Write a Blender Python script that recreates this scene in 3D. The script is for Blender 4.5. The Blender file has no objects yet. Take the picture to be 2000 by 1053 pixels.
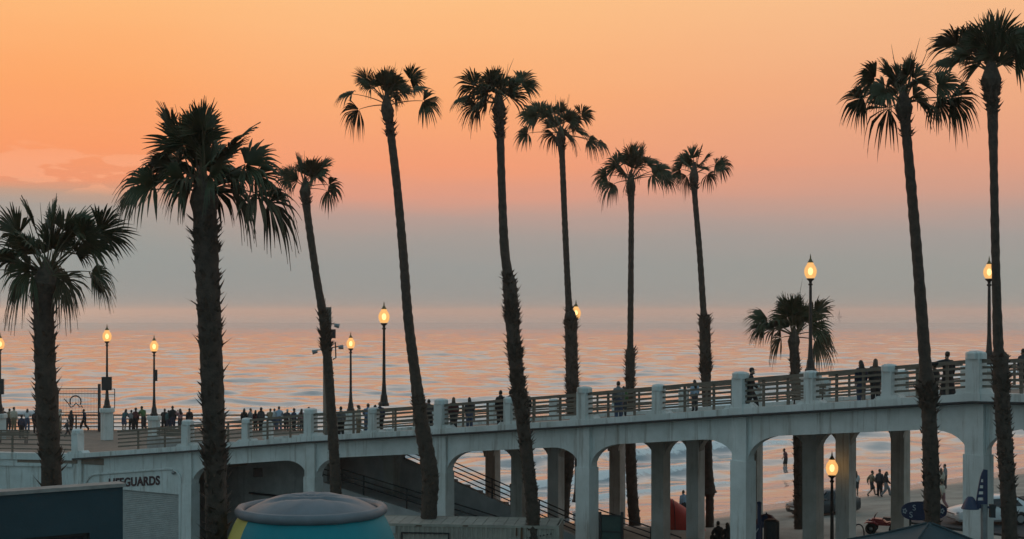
import bpy, bmesh, math, random
import numpy as np
from mathutils import Vector, Matrix

random.seed(7)
SC = bpy.context.scene
COL = SC.collection
EYE = 12.4            # eye height above the sea
FPX = 2747.0          # focal length in photo pixels (2000 px wide)
HZ = 608.0            # horizon row

# ------------------------------------------------------------------ camera
cam = bpy.data.cameras.new('camera')
cam.sensor_width = 36.0
cam.lens = 36.0 * FPX / 2000.0
cam.shift_y = (HZ - 526.5) / 2000.0
cam.clip_start = 0.5
cam.clip_end = 200000.0
camo = bpy.data.objects.new('camera', cam)
camo.location = (0, 0, EYE)
camo.rotation_euler = (math.radians(90), 0, math.radians(0))
COL.objects.link(camo)
SC.camera = camo

# ------------------------------------------------------------------ sky
SUN_AZ, SUN_EL = -34.0, 4.0        # degrees left of the view axis, above the horizon
SKY = 0.15
world = bpy.data.worlds.new('World')
SC.world = world
world.use_nodes = True
wn = world.node_tree.nodes
wl = world.node_tree.links


def srgb(r, g, b):
    def f(c):
        c /= 255.0
        return c / 12.92 if c <= 0.04045 else ((c + 0.055) / 1.055) ** 2.4
    return (f(r), f(g), f(b))


def wmath(op, a, b=None, c=None, clamp=False):
    n = wn.new('ShaderNodeMath')
    n.operation = op
    n.use_clamp = clamp
    for i, v in enumerate((a, b, c)):
        if v is None:
            continue
        if isinstance(v, (int, float)):
            n.inputs[i].default_value = v
        else:
            wl.new(v, n.inputs[i])
    return n.outputs[0]


def wramp(fac, stops):
    n = wn.new('ShaderNodeValToRGB')
    cr = n.color_ramp
    cr.interpolation = 'LINEAR'
    while len(cr.elements) < len(stops):
        cr.elements.new(1.0)
    for e, (p, c) in zip(cr.elements, stops):
        e.position = p
        e.color = (*c, 1)
    wl.new(fac, n.inputs[0])
    return n.outputs[0]


def wmix(fac, a, b):
    n = wn.new('ShaderNodeMix')
    n.data_type = 'RGBA'
    if isinstance(fac, (int, float)):
        n.inputs[0].default_value = fac
    else:
        wl.new(fac, n.inputs[0])
    for v, i in ((a, 6), (b, 7)):
        if isinstance(v, tuple):
            n.inputs[i].default_value = (*v, 1)
        else:
            wl.new(v, n.inputs[i])
    return n.outputs[2]


def wsmooth(v, lo, hi):
    n = wn.new('ShaderNodeMapRange')
    n.interpolation_type = 'SMOOTHSTEP'
    n.inputs[1].default_value = lo
    n.inputs[2].default_value = hi
    wl.new(v, n.inputs[0])
    return n.outputs[0]


tc = wn.new('ShaderNodeTexCoord')
sep = wn.new('ShaderNodeSeparateXYZ')
wl.new(tc.outputs['Generated'], sep.inputs[0])
elev = wmath('MULTIPLY', wmath('ARCSINE', sep.outputs[2]), 57.2958)
az = wmath('MULTIPLY', wmath('ARCTAN2', sep.outputs[0], sep.outputs[1]), 57.2958)
# drifting banks of thin cloud bend the layers of colour
cmb = wn.new('ShaderNodeCombineXYZ')
wl.new(wmath('MULTIPLY', az, 0.10), cmb.inputs[0])
wl.new(wmath('MULTIPLY', elev, 0.85), cmb.inputs[1])
nz = wn.new('ShaderNodeTexNoise')
nz.inputs['Scale'].default_value = 1.0
nz.inputs['Detail'].default_value = 5.0
nz.inputs['Roughness'].default_value = 0.55
wl.new(cmb.outputs[0], nz.inputs['Vector'])
warp = wmath('SUBTRACT', nz.outputs[0], 0.5)
elw = wmath('ADD', elev, wmath('MULTIPLY', warp, 0.9))
fac = wmath('DIVIDE', elw, 60.0, clamp=True)
k = 1.0 / SKY


def S(r, g, b, m=1.0):
    return tuple(v * k * m for v in srgb(r, g, b))


left = wramp(fac, [(0.0, S(139, 148, 147)), (0.04, S(148, 154, 151)), (0.070, S(166, 158, 150)), (0.079, S(198, 156, 132)), (0.085, S(240, 152, 112)),
                   (0.105, S(251, 156, 104)), (0.15, S(254, 168, 106)), (0.21, S(255, 188, 124)),
                   (0.27, S(250, 230, 216)), (0.55, S(214, 212, 210)), (0.8, S(110, 134, 152)), (1.0, S(90, 120, 140))])
right = wramp(fac, [(0.0, S(145, 150, 146)), (0.03, S(152, 154, 149)), (0.048, S(162, 155, 150)), (0.062, S(178, 156, 147)), (0.078, S(206, 157, 138)),
                    (0.098, S(226, 160, 131)), (0.145, S(240, 172, 130)), (0.21, S(248, 191, 141)),
                    (0.27, S(250, 230, 216)), (0.55, S(214, 212, 210)), (0.8, S(108, 133, 152)), (1.0, S(90, 120, 140))])
mid = wramp(fac, [(0.0, S(142, 149, 147)), (0.03, S(150, 153, 150)), (0.050, S(164, 155, 149)), (0.064, S(186, 156, 145)), (0.078, S(222, 156, 132)),
                  (0.098, S(244, 158, 118)), (0.145, S(252, 173, 117)), (0.21, S(254, 192, 132)),
                  (0.27, S(250, 230, 216)), (0.55, S(214, 212, 210)), (0.8, S(109, 133, 152)), (1.0, S(90, 120, 140))])
west = wmix(wsmooth(az, -17.0, -7.0), left, wmix(wsmooth(az, -4.0, 17.0), mid, right))
# soft cumulus tops peeping over the marine layer, low in the sky towards the sun
cmb2 = wn.new('ShaderNodeCombineXYZ')
wl.new(wmath('MULTIPLY', az, 0.28), cmb2.inputs[0])
wl.new(wmath('MULTIPLY', elev, 1.1), cmb2.inputs[1])
nz2 = wn.new('ShaderNodeTexNoise')
nz2.inputs['Scale'].default_value = 1.0
nz2.inputs['Detail'].default_value = 4.0
wl.new(cmb2.outputs[0], nz2.inputs['Vector'])
cl = wmath('MULTIPLY', wsmooth(nz2.outputs[0], 0.50, 0.54),
           wmath('MULTIPLY', wsmooth(elev, 4.4, 5.0), wmath('SUBTRACT', 1.0, wsmooth(elev, 5.6, 7.4))))
cl = wmath('MULTIPLY', cl, wmath('SUBTRACT', 1.0, wsmooth(az, -15.0, -8.0)))
west = wmix(wmath('MULTIPLY', cl, 0.45), west, S(255, 178, 138))
# behind the viewer the clear evening sky takes over
sky = wn.new('ShaderNodeTexSky')
sky.sky_type = 'NISHITA'
sky.sun_disc = False
sky.sun_elevation = math.radians(SUN_EL)
sky.sun_rotation = math.radians(SUN_AZ)
dusk = wmix(0.85, sky.outputs[0], S(134, 167, 177))
final = wmix(wsmooth(sep.outputs[1], -0.25, 0.55), dusk, west)
bg = wn['Background']
bg.inputs[1].default_value = SKY
wl.new(final, bg.inputs[0])

# the sun is behind the marine layer: a weak, very soft lamp
sun = bpy.data.lights.new('sun', 'SUN')
sun.energy = 0.12
sun.angle = math.radians(20)
sun.color = (1.0, 0.62, 0.38)
suno = bpy.data.objects.new('sun', sun)
COL.objects.link(suno)
sd = Vector((math.sin(math.radians(SUN_AZ)) * math.cos(math.radians(SUN_EL)),
             math.cos(math.radians(SUN_AZ)) * math.cos(math.radians(SUN_EL)), math.sin(math.radians(SUN_EL))))
suno.rotation_euler = sd.to_track_quat('Z', 'Y').to_euler()
suno.location = (-40, 60, 60)

vs = SC.view_settings
vs.view_transform = 'Standard'
vs.look = 'None'
vs.exposure = 0.0
vs.gamma = 1.0
vs.use_curve_mapping = False
SC.render.engine = 'CYCLES'
SC.cycles.max_bounces = 6
SC.cycles.volume_bounces = 1
SC.cycles.use_denoising = True

# ------------------------------------------------------------------ helpers


def PX(px, py, d):
    """a point seen at a photo pixel, d metres away from the camera plane"""
    return Vector(((px - 1000.0) * d / FPX, d, EYE - (py - HZ) * d / FPX))


def XY(px, d):
    return Vector(((px - 1000.0) * d / FPX, d, 0))


MATS = {}


def mat(name, col, rough=0.7, var=0.25, scale=3.0, metal=0.0, col2=None, detail=6.0, bump=0.0, bscale=None, spec=0.5, stretch=(1, 1, 1)):
    if name in MATS:
        return MATS[name]
    m = bpy.data.materials.new(name)
    m.use_nodes = True
    nt = m.node_tree
    p = nt.nodes['Principled BSDF']
    p.inputs['Roughness'].default_value = rough
    p.inputs['Metallic'].default_value = metal
    p.inputs['Specular IOR Level'].default_value = spec
    t = nt.nodes.new('ShaderNodeTexCoord')
    mp = nt.nodes.new('ShaderNodeMapping')
    mp.inputs['Scale'].default_value = stretch
    nt.links.new(t.outputs['Object'], mp.inputs[0])
    n = nt.nodes.new('ShaderNodeTexNoise')
    n.inputs['Scale'].default_value = scale
    n.inputs['Detail'].default_value = detail
    n.inputs['Roughness'].default_value = 0.65
    nt.links.new(mp.outputs[0], n.inputs['Vector'])
    r = nt.nodes.new('ShaderNodeValToRGB')
    c2 = col2 if col2 else tuple(c * (1 - var) for c in col)
    r.color_ramp.elements[0].position = 0.35
    r.color_ramp.elements[0].color = (*c2, 1)
    r.color_ramp.elements[1].position = 0.65
    r.color_ramp.elements[1].color = (*col, 1)
    nt.links.new(n.outputs[0], r.inputs[0])
    nt.links.new(r.outputs[0], p.inputs['Base Color'])
    if bump:
        n2 = nt.nodes.new('ShaderNodeTexNoise')
        n2.inputs['Scale'].default_value = bscale or scale * 6
        n2.inputs['Detail'].default_value = 5
        nt.links.new(mp.outputs[0], n2.inputs['Vector'])
        b = nt.nodes.new('ShaderNodeBump')
        b.inputs['Strength'].default_value = bump
        b.inputs['Distance'].default_value = 0.05
        nt.links.new(n2.outputs[0], b.inputs['Height'])
        nt.links.new(b.outputs[0], p.inputs['Normal'])
    MATS[name] = m
    return m


class MB:
    def __init__(s):
        s.v = []
        s.f = []
        s.m = []
        s.mi = 0

    def add(s, vs, fs):
        o = len(s.v)
        s.v += [tuple(q) for q in vs]
        for f in fs:
            s.f.append(tuple(i + o for i in f))
            s.m.append(s.mi)
        return s

    def box(s, c, size, rz=0.0):
        x, y, z = (a / 2 for a in size)
        R = Matrix.Rotation(rz, 3, 'Z')
        c = Vector(c)
        vs = [c + R @ Vector((sx * x, sy * y, sz * z)) for sz in (-1, 1) for sx, sy in ((-1, -1), (1, -1), (1, 1), (-1, 1))]
        return s.add(vs, [(3, 2, 1, 0), (4, 5, 6, 7), (0, 1, 5, 4), (1, 2, 6, 5), (2, 3, 7, 6), (3, 0, 4, 7)])

    def bar(s, a, b, w, h, up=(0, 0, 1)):
        """square-section bar from a to b, w across, h along up"""
        a, b = Vector(a), Vector(b)
        d = (b - a).normalized()
        up = Vector(up)
        if abs(d.dot(up)) > 0.99:
            up = Vector((1, 0, 0))
        sd_ = d.cross(up).normalized() * (w / 2)
        u = sd_.cross(d).normalized() * (h / 2)
        vs = [p + i * sd_ + j * u for p in (a, b) for i, j in ((-1, -1), (1, -1), (1, 1), (-1, 1))]
        return s.add(vs, [(0, 1, 2, 3), (7, 6, 5, 4), (0, 4, 5, 1), (1, 5, 6, 2), (2, 6, 7, 3), (3, 7, 4, 0)])

    def tube(s, pts, rad, n=8, cap=True):
        pts = [Vector(p) for p in pts]
        if isinstance(rad, (int, float)):
            rad = [rad] * len(pts)
        rings = []
        ref = Vector((0.31, 0.95, 0.02))
        for i, p in enumerate(pts):
            d = (pts[min(i + 1, len(pts) - 1)] - pts[max(i - 1, 0)]).normalized()
            r_ = ref if abs(d.dot(ref)) < 0.95 else Vector((0, 0, 1))
            a = d.cross(r_).normalized()
            b = d.cross(a).normalized()
            rings.append([p + rad[i] * (math.cos(t) * a + math.sin(t) * b) for t in (2 * math.pi * j / n for j in range(n))])
        vs = [v for r in rings for v in r]
        fs = []
        for i in range(len(pts) - 1):
            for j in range(n):
                k_ = (j + 1) % n
                fs.append((i * n + j, i * n + k_, (i + 1) * n + k_, (i + 1) * n + j))
        if cap:
            fs.append(tuple(range(n)))
            fs.append(tuple((len(pts) - 1) * n + j for j in reversed(range(n))))
        return s.add(vs, fs)

    def lathe(s, c, prof, n=16, a0=0.0, a1=2 * math.pi, cap=False):
        c = Vector(c)
        full = abs(a1 - a0 - 2 * math.pi) < 1e-6
        m = n if full else n + 1
        vs = []
        for r, z in prof:
            for j in range(m):
                t = a0 + (a1 - a0) * j / n
                vs.append(c + Vector((r * math.cos(t), r * math.sin(t), z)))
        fs = []
        for i in range(len(prof) - 1):
            for j in range(n):
                k_ = (j + 1) % m
                fs.append((i * m + j, i * m + k_, (i + 1) * m + k_, (i + 1) * m + j))
        if cap:
            fs.append(tuple(reversed(range(m))))
            fs.append(tuple((len(prof) - 1) * m + j for j in range(m)))
        return s.add(vs, fs)

    def prism(s, poly, off):
        """planar polygon (3-D points) pushed by the vector off"""
        poly = [Vector(p) for p in poly]
        off = Vector(off)
        n = len(poly)
        fs = [tuple(range(n)), tuple(n + i for i in reversed(range(n)))]
        for i in range(n):
            j = (i + 1) % n
            fs.append((j, i, n + i, n + j))
        return s.add(poly + [p + off for p in poly], fs)

    def ball(s, c, r, n=10, m=7):
        if isinstance(r, (int, float)):
            r = (r, r, r)
        c = Vector(c)
        vs = [c + Vector((0, 0, -r[2]))]
        for i in range(1, m):
            t = math.pi * i / m - math.pi / 2
            for j in range(n):
                a = 2 * math.pi * j / n
                vs.append(c + Vector((r[0] * math.cos(t) * math.cos(a), r[1] * math.cos(t) * math.sin(a), r[2] * math.sin(t))))
        vs.append(c + Vector((0, 0, r[2])))
        fs = [(0, 1 + (j + 1) % n, 1 + j) for j in range(n)]
        for i in range(m - 2):
            for j in range(n):
                k_ = (j + 1) % n
                fs.append((1 + i * n + j, 1 + i * n + k_, 1 + (i + 1) * n + k_, 1 + (i + 1) * n + j))
        t = len(vs) - 1
        fs += [(t, 1 + (m - 2) * n + j, 1 + (m - 2) * n + (j + 1) % n) for j in range(n)]
        return s.add(vs, fs)

    def mesh(s, name, mats, smooth=False):
        me = bpy.data.meshes.new(name)
        me.from_pydata(s.v, [], s.f)
        ms = mats if isinstance(mats, (list, tuple)) else [mats]
        for m in ms:
            me.materials.append(m)
        if len(ms) > 1:
            me.polygons.foreach_set('material_index', s.m)
        if smooth:
            me.polygons.foreach_set('use_smooth', [True] * len(me.polygons))
        me.update()
        bm = bmesh.new()
        bm.from_mesh(me)
        bmesh.ops.recalc_face_normals(bm, faces=bm.faces)
        bm.to_mesh(me)
        bm.free()
        return me

    def build(s, name, mats, parent=None, smooth=False, loc=None):
        """vertices given in world space; the object's origin goes to loc (or the parent's)"""
        o = bpy.data.objects.new(name, s.mesh(name, mats, smooth))
        COL.objects.link(o)
        base = Vector(loc) if loc is not None else Vector((0, 0, 0))
        if parent is not None:
            o.parent = parent
            w = Vector(parent['_w']) if '_w' in parent else Vector((0, 0, 0))
            o.data.transform(Matrix.Translation(-w))
            o['_w'] = w
        elif loc is not None:
            o.data.transform(Matrix.Translation(-base))
            o.location = base
            o['_w'] = base
        return o


def thing(name, label, cat, loc=(0, 0, 0), group=None):
    o = bpy.data.objects.new(name, None)
    COL.objects.link(o)
    o.location = loc
    o.empty_display_size = 0.2
    o['_w'] = Vector(loc)
    o['label'] = label
    o['category'] = cat
    if group:
        o['group'] = group
    return o


def tag(o, label=None, cat=None, group=None, kind=None):
    if label:
        o['label'] = label
    if cat:
        o['category'] = cat
    if group:
        o['group'] = group
    if kind:
        o['kind'] = kind
    return o


def autosmooth(o, ang=40):
    me = o.data
    me.polygons.foreach_set('use_smooth', [True] * len(me.polygons))
    try:
        me.set_sharp_from_angle(angle=math.radians(ang))
    except Exception:
        pass
    return o


# ------------------------------------------------------------------ materials
M_white = mat('white_painted_concrete', (0.70, 0.72, 0.71), 0.75, 0.10, 0.8, bump=0.15, bscale=14, col2=(0.55, 0.57, 0.55))


def streaks(m, col, scale=(2.2, 2.2, 0.16), lo=0.53, hi=0.68, amount=0.75):
    """rain and rust stains running down a wall"""
    nt = m.node_tree
    p = nt.nodes['Principled BSDF']
    src = p.inputs['Base Color'].links[0].from_socket
    t = nt.nodes.new('ShaderNodeNewGeometry')
    mp = nt.nodes.new('ShaderNodeMapping')
    mp.inputs['Scale'].default_value = scale
    nt.links.new(t.outputs['Position'], mp.inputs[0])
    n = nt.nodes.new('ShaderNodeTexNoise')
    n.inputs['Scale'].default_value = 1.6
    n.inputs['Detail'].default_value = 7
    n.inputs['Roughness'].default_value = 0.7
    nt.links.new(mp.outputs[0], n.inputs['Vector'])
    r = nt.nodes.new('ShaderNodeMapRange')
    r.inputs[1].default_value = lo
    r.inputs[2].default_value = hi
    r.inputs[4].default_value = amount
    nt.links.new(n.outputs[0], r.inputs[0])
    mx = nt.nodes.new('ShaderNodeMix')
    mx.data_type = 'RGBA'
    nt.links.new(r.outputs[0], mx.inputs[0])
    nt.links.new(src, mx.inputs[6])
    mx.inputs[7].default_value = (*col, 1)
    nt.links.new(mx.outputs[2], p.inputs['Base Color'])


streaks(M_white, (0.27, 0.235, 0.20))
M_conc = mat('grey_concrete', (0.44, 0.43, 0.42), 0.85, 0.3, 1.2, bump=0.2, bscale=12)
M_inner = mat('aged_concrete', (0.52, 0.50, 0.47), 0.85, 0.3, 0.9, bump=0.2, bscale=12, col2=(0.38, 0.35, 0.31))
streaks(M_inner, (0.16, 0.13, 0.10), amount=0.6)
streaks(M_conc, (0.13, 0.12, 0.11), amount=0.5)
M_wood = mat('weathered_rail_wood', (0.20, 0.165, 0.13), 0.8, 0.35, 4.0, stretch=(1, 1, 6))
M_deck = mat('pier_planking', (0.26, 0.20, 0.16), 0.85, 0.3, 2.0)
M_iron = mat('dark_lamp_iron', (0.05, 0.04, 0.035), 0.55, 0.3, 8, metal=0.3)
M_black = mat('black_metal', (0.03, 0.03, 0.032), 0.5, 0.3, 8)
M_steel = mat('galvanised_steel', (0.30, 0.31, 0.32), 0.45, 0.2, 6, metal=0.6)
M_bark = mat('palm_bark', (0.085, 0.062, 0.048), 0.95, 0.45, 5.0, bump=0.6, bscale=18)
M_boot = mat('old_leaf_base', (0.10, 0.074, 0.055), 0.95, 0.5, 6.0)
M_leaf = mat('palm_leaf', (0.055, 0.070, 0.028), 0.6, 0.35, 2.5)
M_leafold = mat('dry_palm_leaf', (0.085, 0.070, 0.035), 0.75, 0.35, 2.5)
M_petiole = mat('palm_stalk', (0.09, 0.075, 0.035), 0.6, 0.3, 4)

# ------------------------------------------------------------------ ground and sea
SH0 = Vector((10.4, 85.0, 0))                      # a point of the waterline
SHD = Vector((24.3, 21.0, 0)).normalized()         # along the waterline
SHN = Vector((-SHD.y, SHD.x, 0))                   # seawards
FLAT = 0.9


def shore(x, y):
    return (x - SH0.x) * SHN.x + (y - SH0.y) * SHN.y    # metres seawards


def hash2(ix, iy):
    h = np.sin(ix * 127.1 + iy * 311.7) * 43758.5453
    return h - np.floor(h)


def vnoise(x, y):
    ix, iy = np.floor(x), np.floor(y)
    fx, fy = x - ix, y - iy
    fx, fy = fx * fx * (3 - 2 * fx), fy * fy * (3 - 2 * fy)
    a, b, c, d = hash2(ix, iy), hash2(ix + 1, iy), hash2(ix, iy + 1), hash2(ix + 1, iy + 1)
    return a + (b - a) * fx + (c - a) * fy + (a - b - c + d) * fx * fy


def grid_mesh(name, P, nu, nv, material, smooth=True):
    me = bpy.data.meshes.new(name)
    me.vertices.add(nu * nv)
    me.vertices.foreach_set('co', P.reshape(-1).astype(np.float32))
    i = np.arange(nu * nv).reshape(nv, nu)
    q = np.stack([i[:-1, :-1], i[:-1, 1:], i[1:, 1:], i[1:, :-1]], -1).reshape(-1)
    nf = len(q) // 4
    me.loops.add(len(q))
    me.polygons.add(nf)
    me.loops.foreach_set('vertex_index', q)
    me.polygons.foreach_set('loop_start', np.arange(0, len(q), 4))
    me.polygons.foreach_set('loop_total', np.full(nf, 4))
    me.polygons.foreach_set('use_smooth', np.full(nf, smooth))
    me.materials.append(material)
    me.update(calc_edges=True)
    o = bpy.data.objects.new(name, me)
    COL.objects.link(o)
    return o


def ground_z(x, y):
    u = (x - SH0.x) * SHD.x + (y - SH0.y) * SHD.y
    t = np.clip((-4.0 - u) / 22.0, 0, 1)
    s = shore(x, y) - 42.0 * t * t * (3 - 2 * t)        # landwards is negative; the beach is wider around the pier foot
    z = np.clip(-s * 0.075, -2.5, FLAT)
    c1, c2 = np.clip((-12.0 - u) / 8.0, 0, 1), np.clip((-s - 7.0) / 8.0, 0, 1)
    z = z - 2.6 * c1 * c1 * (3 - 2 * c1) * c2 * c2 * (3 - 2 * c2)     # the sunken service yard by the garage
    dune = np.clip((-s - 6) / 10, 0, 1) * np.clip((34 + s) / 10, 0, 1)
    z = z + dune * 0.10 * (vnoise(x * 0.45, y * 0.45) - 0.5) + dune * 0.05 * (vnoise(x * 1.7, y * 1.7) - 0.5)
    return z


def sand_material():
    m = bpy.data.materials.new('beach_sand')
    m.use_nodes = True
    nt = m.node_tree
    p = nt.nodes['Principled BSDF']
    t = nt.nodes.new('ShaderNodeTexCoord')
    n = nt.nodes.new('ShaderNodeTexNoise')
    n.inputs['Scale'].default_value = 0.5
    n.inputs['Detail'].default_value = 9
    nt.links.new(t.outputs['Object'], n.inputs['Vector'])
    dry = nt.nodes.new('ShaderNodeValToRGB')
    dry.color_ramp.elements[0].color = (0.26, 0.23, 0.195, 1)
    dry.color_ramp.elements[1].color = (0.42, 0.375, 0.32, 1)
    dry.color_ramp.elements[0].position = 0.35
    dry.color_ramp.elements[1].position = 0.65
    nt.links.new(n.outputs[0], dry.inputs[0])
    sx = nt.nodes.new('ShaderNodeSeparateXYZ')
    nt.links.new(t.outputs['Object'], sx.inputs[0])
    wet = nt.nodes.new('ShaderNodeMapRange')
    wet.interpolation_type = 'SMOOTHSTEP'
    wet.inputs[1].default_value = 0.34
    wet.inputs[2].default_value = 0.12
    nt.links.new(sx.outputs[2], wet.inputs[0])
    mx = nt.nodes.new('ShaderNodeMix')
    mx.data_type = 'RGBA'
    nt.links.new(wet.outputs[0], mx.inputs[0])
    nt.links.new(dry.outputs[0], mx.inputs[6])
    mx.inputs[7].default_value = (0.16, 0.14, 0.12, 1)
    nt.links.new(mx.outputs[2], p.inputs['Base Color'])
    rr = nt.nodes.new('ShaderNodeMapRange')
    rr.inputs[3].default_value = 0.9
    rr.inputs[4].default_value = 0.16
    nt.links.new(wet.outputs[0], rr.inputs[0])
    nt.links.new(rr.outputs[0], p.inputs['Roughness'])
    n2 = nt.nodes.new('ShaderNodeTexNoise')
    n2.inputs['Scale'].default_value = 3.0
    n2.inputs['Detail'].default_value = 6
    nt.links.new(t.outputs['Object'], n2.inputs['Vector'])
    b = nt.nodes.new('ShaderNodeBump')
    b.inputs['Distance'].default_value = 0.08
    dr = nt.nodes.new('ShaderNodeMath')
    dr.operation = 'MULTIPLY_ADD'
    dr.inputs[1].default_value = -0.65
    dr.inputs[2].default_value = 0.7
    nt.links.new(wet.outputs[0], dr.inputs[0])
    nt.links.new(dr.outputs[0], b.inputs['Strength'])
    nt.links.new(n2.outputs[0], b.inputs['Height'])
    nt.links.new(b.outputs[0], p.inputs['Normal'])
    return m


nu, nv = 300, 300
uu, ss = np.meshgrid(np.linspace(-160, 160, nu), np.linspace(-130, 80, nv))
gx = SH0.x + SHD.x * uu + SHN.x * ss
gy = SH0.y + SHD.y * uu + SHN.y * ss
g = grid_mesh('beach', np.stack([gx, gy, ground_z(gx, gy)], -1), nu, nv, sand_material())
tag(g, 'grey brown sand beach running down to the water', kind='structure')


def water_material(far=False):
    m = bpy.data.materials.new('far_sea_water' if far else 'sea_water')
    m.use_nodes = True
    nt = m.node_tree
    p = nt.nodes['Principled BSDF']
    p.inputs['Base Color'].default_value = (0.37, 0.395, 0.41, 1)
    p.inputs['Roughness'].default_value = 0.02 if far else 0.07
    p.inputs['IOR'].default_value = 1.5
    p.inputs['Specular IOR Level'].default_value = 1.0
    t = nt.nodes.new('ShaderNodeTexCoord')
    mp = nt.nodes.new('ShaderNodeMapping')
    mp.vector_type = 'TEXTURE'
    mp.inputs['Rotation'].default_value = (0, 0, math.atan2(SHD.y, SHD.x) * 0.35)
    nt.links.new(t.outputs['Object'], mp.inputs[0])
    last = None
    for sc_, st, dist, stren in ((0.03, (0.25, 1, 1), 0.12, 0.4), (0.12, (0.20, 1, 1), 0.06, 0.4)) if far else ((0.35, (0.25, 1, 1), 0.14, 0.7), (1.4, (0.35, 1, 1), 0.04, 0.7)):
        m2 = nt.nodes.new('ShaderNodeMapping')
        m2.inputs['Scale'].default_value = st
        nt.links.new(mp.outputs[0], m2.inputs[0])
        n = nt.nodes.new('ShaderNodeTexNoise')
        n.inputs['Scale'].default_value = sc_
        n.inputs['Detail'].default_value = 3
        n.inputs['Roughness'].default_value = 0.55
        nt.links.new(m2.outputs[0], n.inputs['Vector'])
        b = nt.nodes.new('ShaderNodeBump')
        b.inputs['Strength'].default_value = stren
        b.inputs['Distance'].default_value = dist
        nt.links.new(n.outputs[0], b.inputs['Height'])
        if last:
            nt.links.new(last.outputs[0], b.inputs['Normal'])
        last = b
    nt.links.new(last.outputs[0], p.inputs['Normal'])
    if not far:
        at = nt.nodes.new('ShaderNodeAttribute')
        at.attribute_name = 'foam'
        n = nt.nodes.new('ShaderNodeTexNoise')
        n.inputs['Scale'].default_value = 1.4
        n.inputs['Detail'].default_value = 8
        n.inputs['Roughness'].default_value = 0.7
        nt.links.new(t.outputs['Object'], n.inputs['Vector'])
        ad = nt.nodes.new('ShaderNodeMath')
        ad.operation = 'ADD'
        nt.links.new(at.outputs['Fac'], ad.inputs[0])
        nt.links.new(n.outputs[0], ad.inputs[1])
        mr = nt.nodes.new('ShaderNodeMapRange')
        mr.interpolation_type = 'SMOOTHSTEP'
        mr.inputs[1].default_value = 0.95
        mr.inputs[2].default_value = 1.15
        nt.links.new(ad.outputs[0], mr.inputs[0])
        d = nt.nodes.new('ShaderNodeBsdfPrincipled')
        d.inputs['Base Color'].default_value = (0.90, 0.90, 0.90, 1)
        d.inputs['Roughness'].default_value = 0.7
        mx = nt.nodes.new('ShaderNodeMixShader')
        nt.links.new(mr.outputs[0], mx.inputs[0])
        nt.links.new(p.outputs[0], mx.inputs[1])
        nt.links.new(d.outputs[0], mx.inputs[2])
        nt.links.new(mx.outputs[0], nt.nodes['Material Output'].inputs[0])
    return m


# sea out to 1500 m: breakers and wind waves modelled as geometry
nu, nv = 560, 1300
yy = 66.0 + 1440.0 * (np.linspace(0, 1, nv) ** 2.0)
gxx, gyy = np.meshgrid(np.linspace(-1, 1, nu), yy)
gxx = gxx * (120.0 + 0.40 * gyy)
uu = (gxx - SH0.x) * SHD.x + (gyy - SH0.y) * SHD.y
ss = (gxx - SH0.x) * SHN.x + (gyy - SH0.y) * SHN.y
wob = 5.0 * (vnoise(uu * 0.03, ss * 0.0 + 3.3) - 0.5) + 8 * (vnoise(uu * 0.011, ss * 0.012) - 0.5)
zz = np.zeros_like(uu)
foam = np.zeros_like(uu)
brk = [(1.5, 0.06, 1.0), (5.5, 0.16, 1.6), (11.0, 0.30, 1.4), (19.0, 0.5, 1.6), (29.0, 0.75, 1.9), (43.0, 0.9, 2.4), (62.0, 0.75, 3.4),
       (86.0, 0.36, 7.0), (118.0, 0.28, 9.0), (160.0, 0.24, 11.0), (212.0, 0.2, 13.0), (275.0, 0.2, 15.0), (350.0, 0.18, 17.0)]
for i, (s0, h, w) in enumerate(brk):
    dd = ss - s0 - wob * min(1.0, s0 / 20.0)
    amp = h * (0.35 + 0.9 * vnoise(uu * 0.03 + i * 17.0, uu * 0 + i * 5.0))
    sh = np.where(dd < 0, np.exp(-(dd / (w * 0.45)) ** 2), np.exp(-(dd / (w * 1.15)) ** 2))   # steep face to the shore
    zz += amp * sh
    if s0 < 90:
        fo = np.exp(-((dd + w * 0.22) / (w * 0.40)) ** 2) * np.clip(amp / h * 1.25 - 0.35, 0, 1)
        foam = np.maximum(foam, fo * 0.86)
foam = np.maximum(foam, 0.55 * np.exp(-((ss - 0.6 - 0.4 * wob * 0.3) / 0.9) ** 2))
# wind waves, long-crested, running a little askew to the shore
wu, wv = gxx * 0.98 + gyy * 0.2, gyy * 0.98 - gxx * 0.2
far_k = np.clip(gyy / 260.0, 0.55, 3.0)
for k_, (lu, lv, hh) in enumerate(((12, 5.6, 0.74), (7, 3.3, 0.48), (20, 10, 0.62), (3.8, 2.0, 0.22), (38, 22, 0.35))):
    wgt = np.clip(1.15 - gyy / 1000.0, 0.06, 1.0)
    zz += hh * wgt * (vnoise(wu / lu + 9.1 * k_, wv / lv + 3.7 * k_) + 0.5 * vnoise(wu / lu * 2.1 + 5.1, wv / lv * 1.9 + k_) - 0.75) * np.clip(ss / 25.0, 0.15, 1)
fade = np.clip((1506 - gyy) / 300.0, 0, 1)
sea = grid_mesh('sea', np.stack([gxx, gyy, zz * fade + 0.02], -1), nu, nv, water_material())
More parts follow.
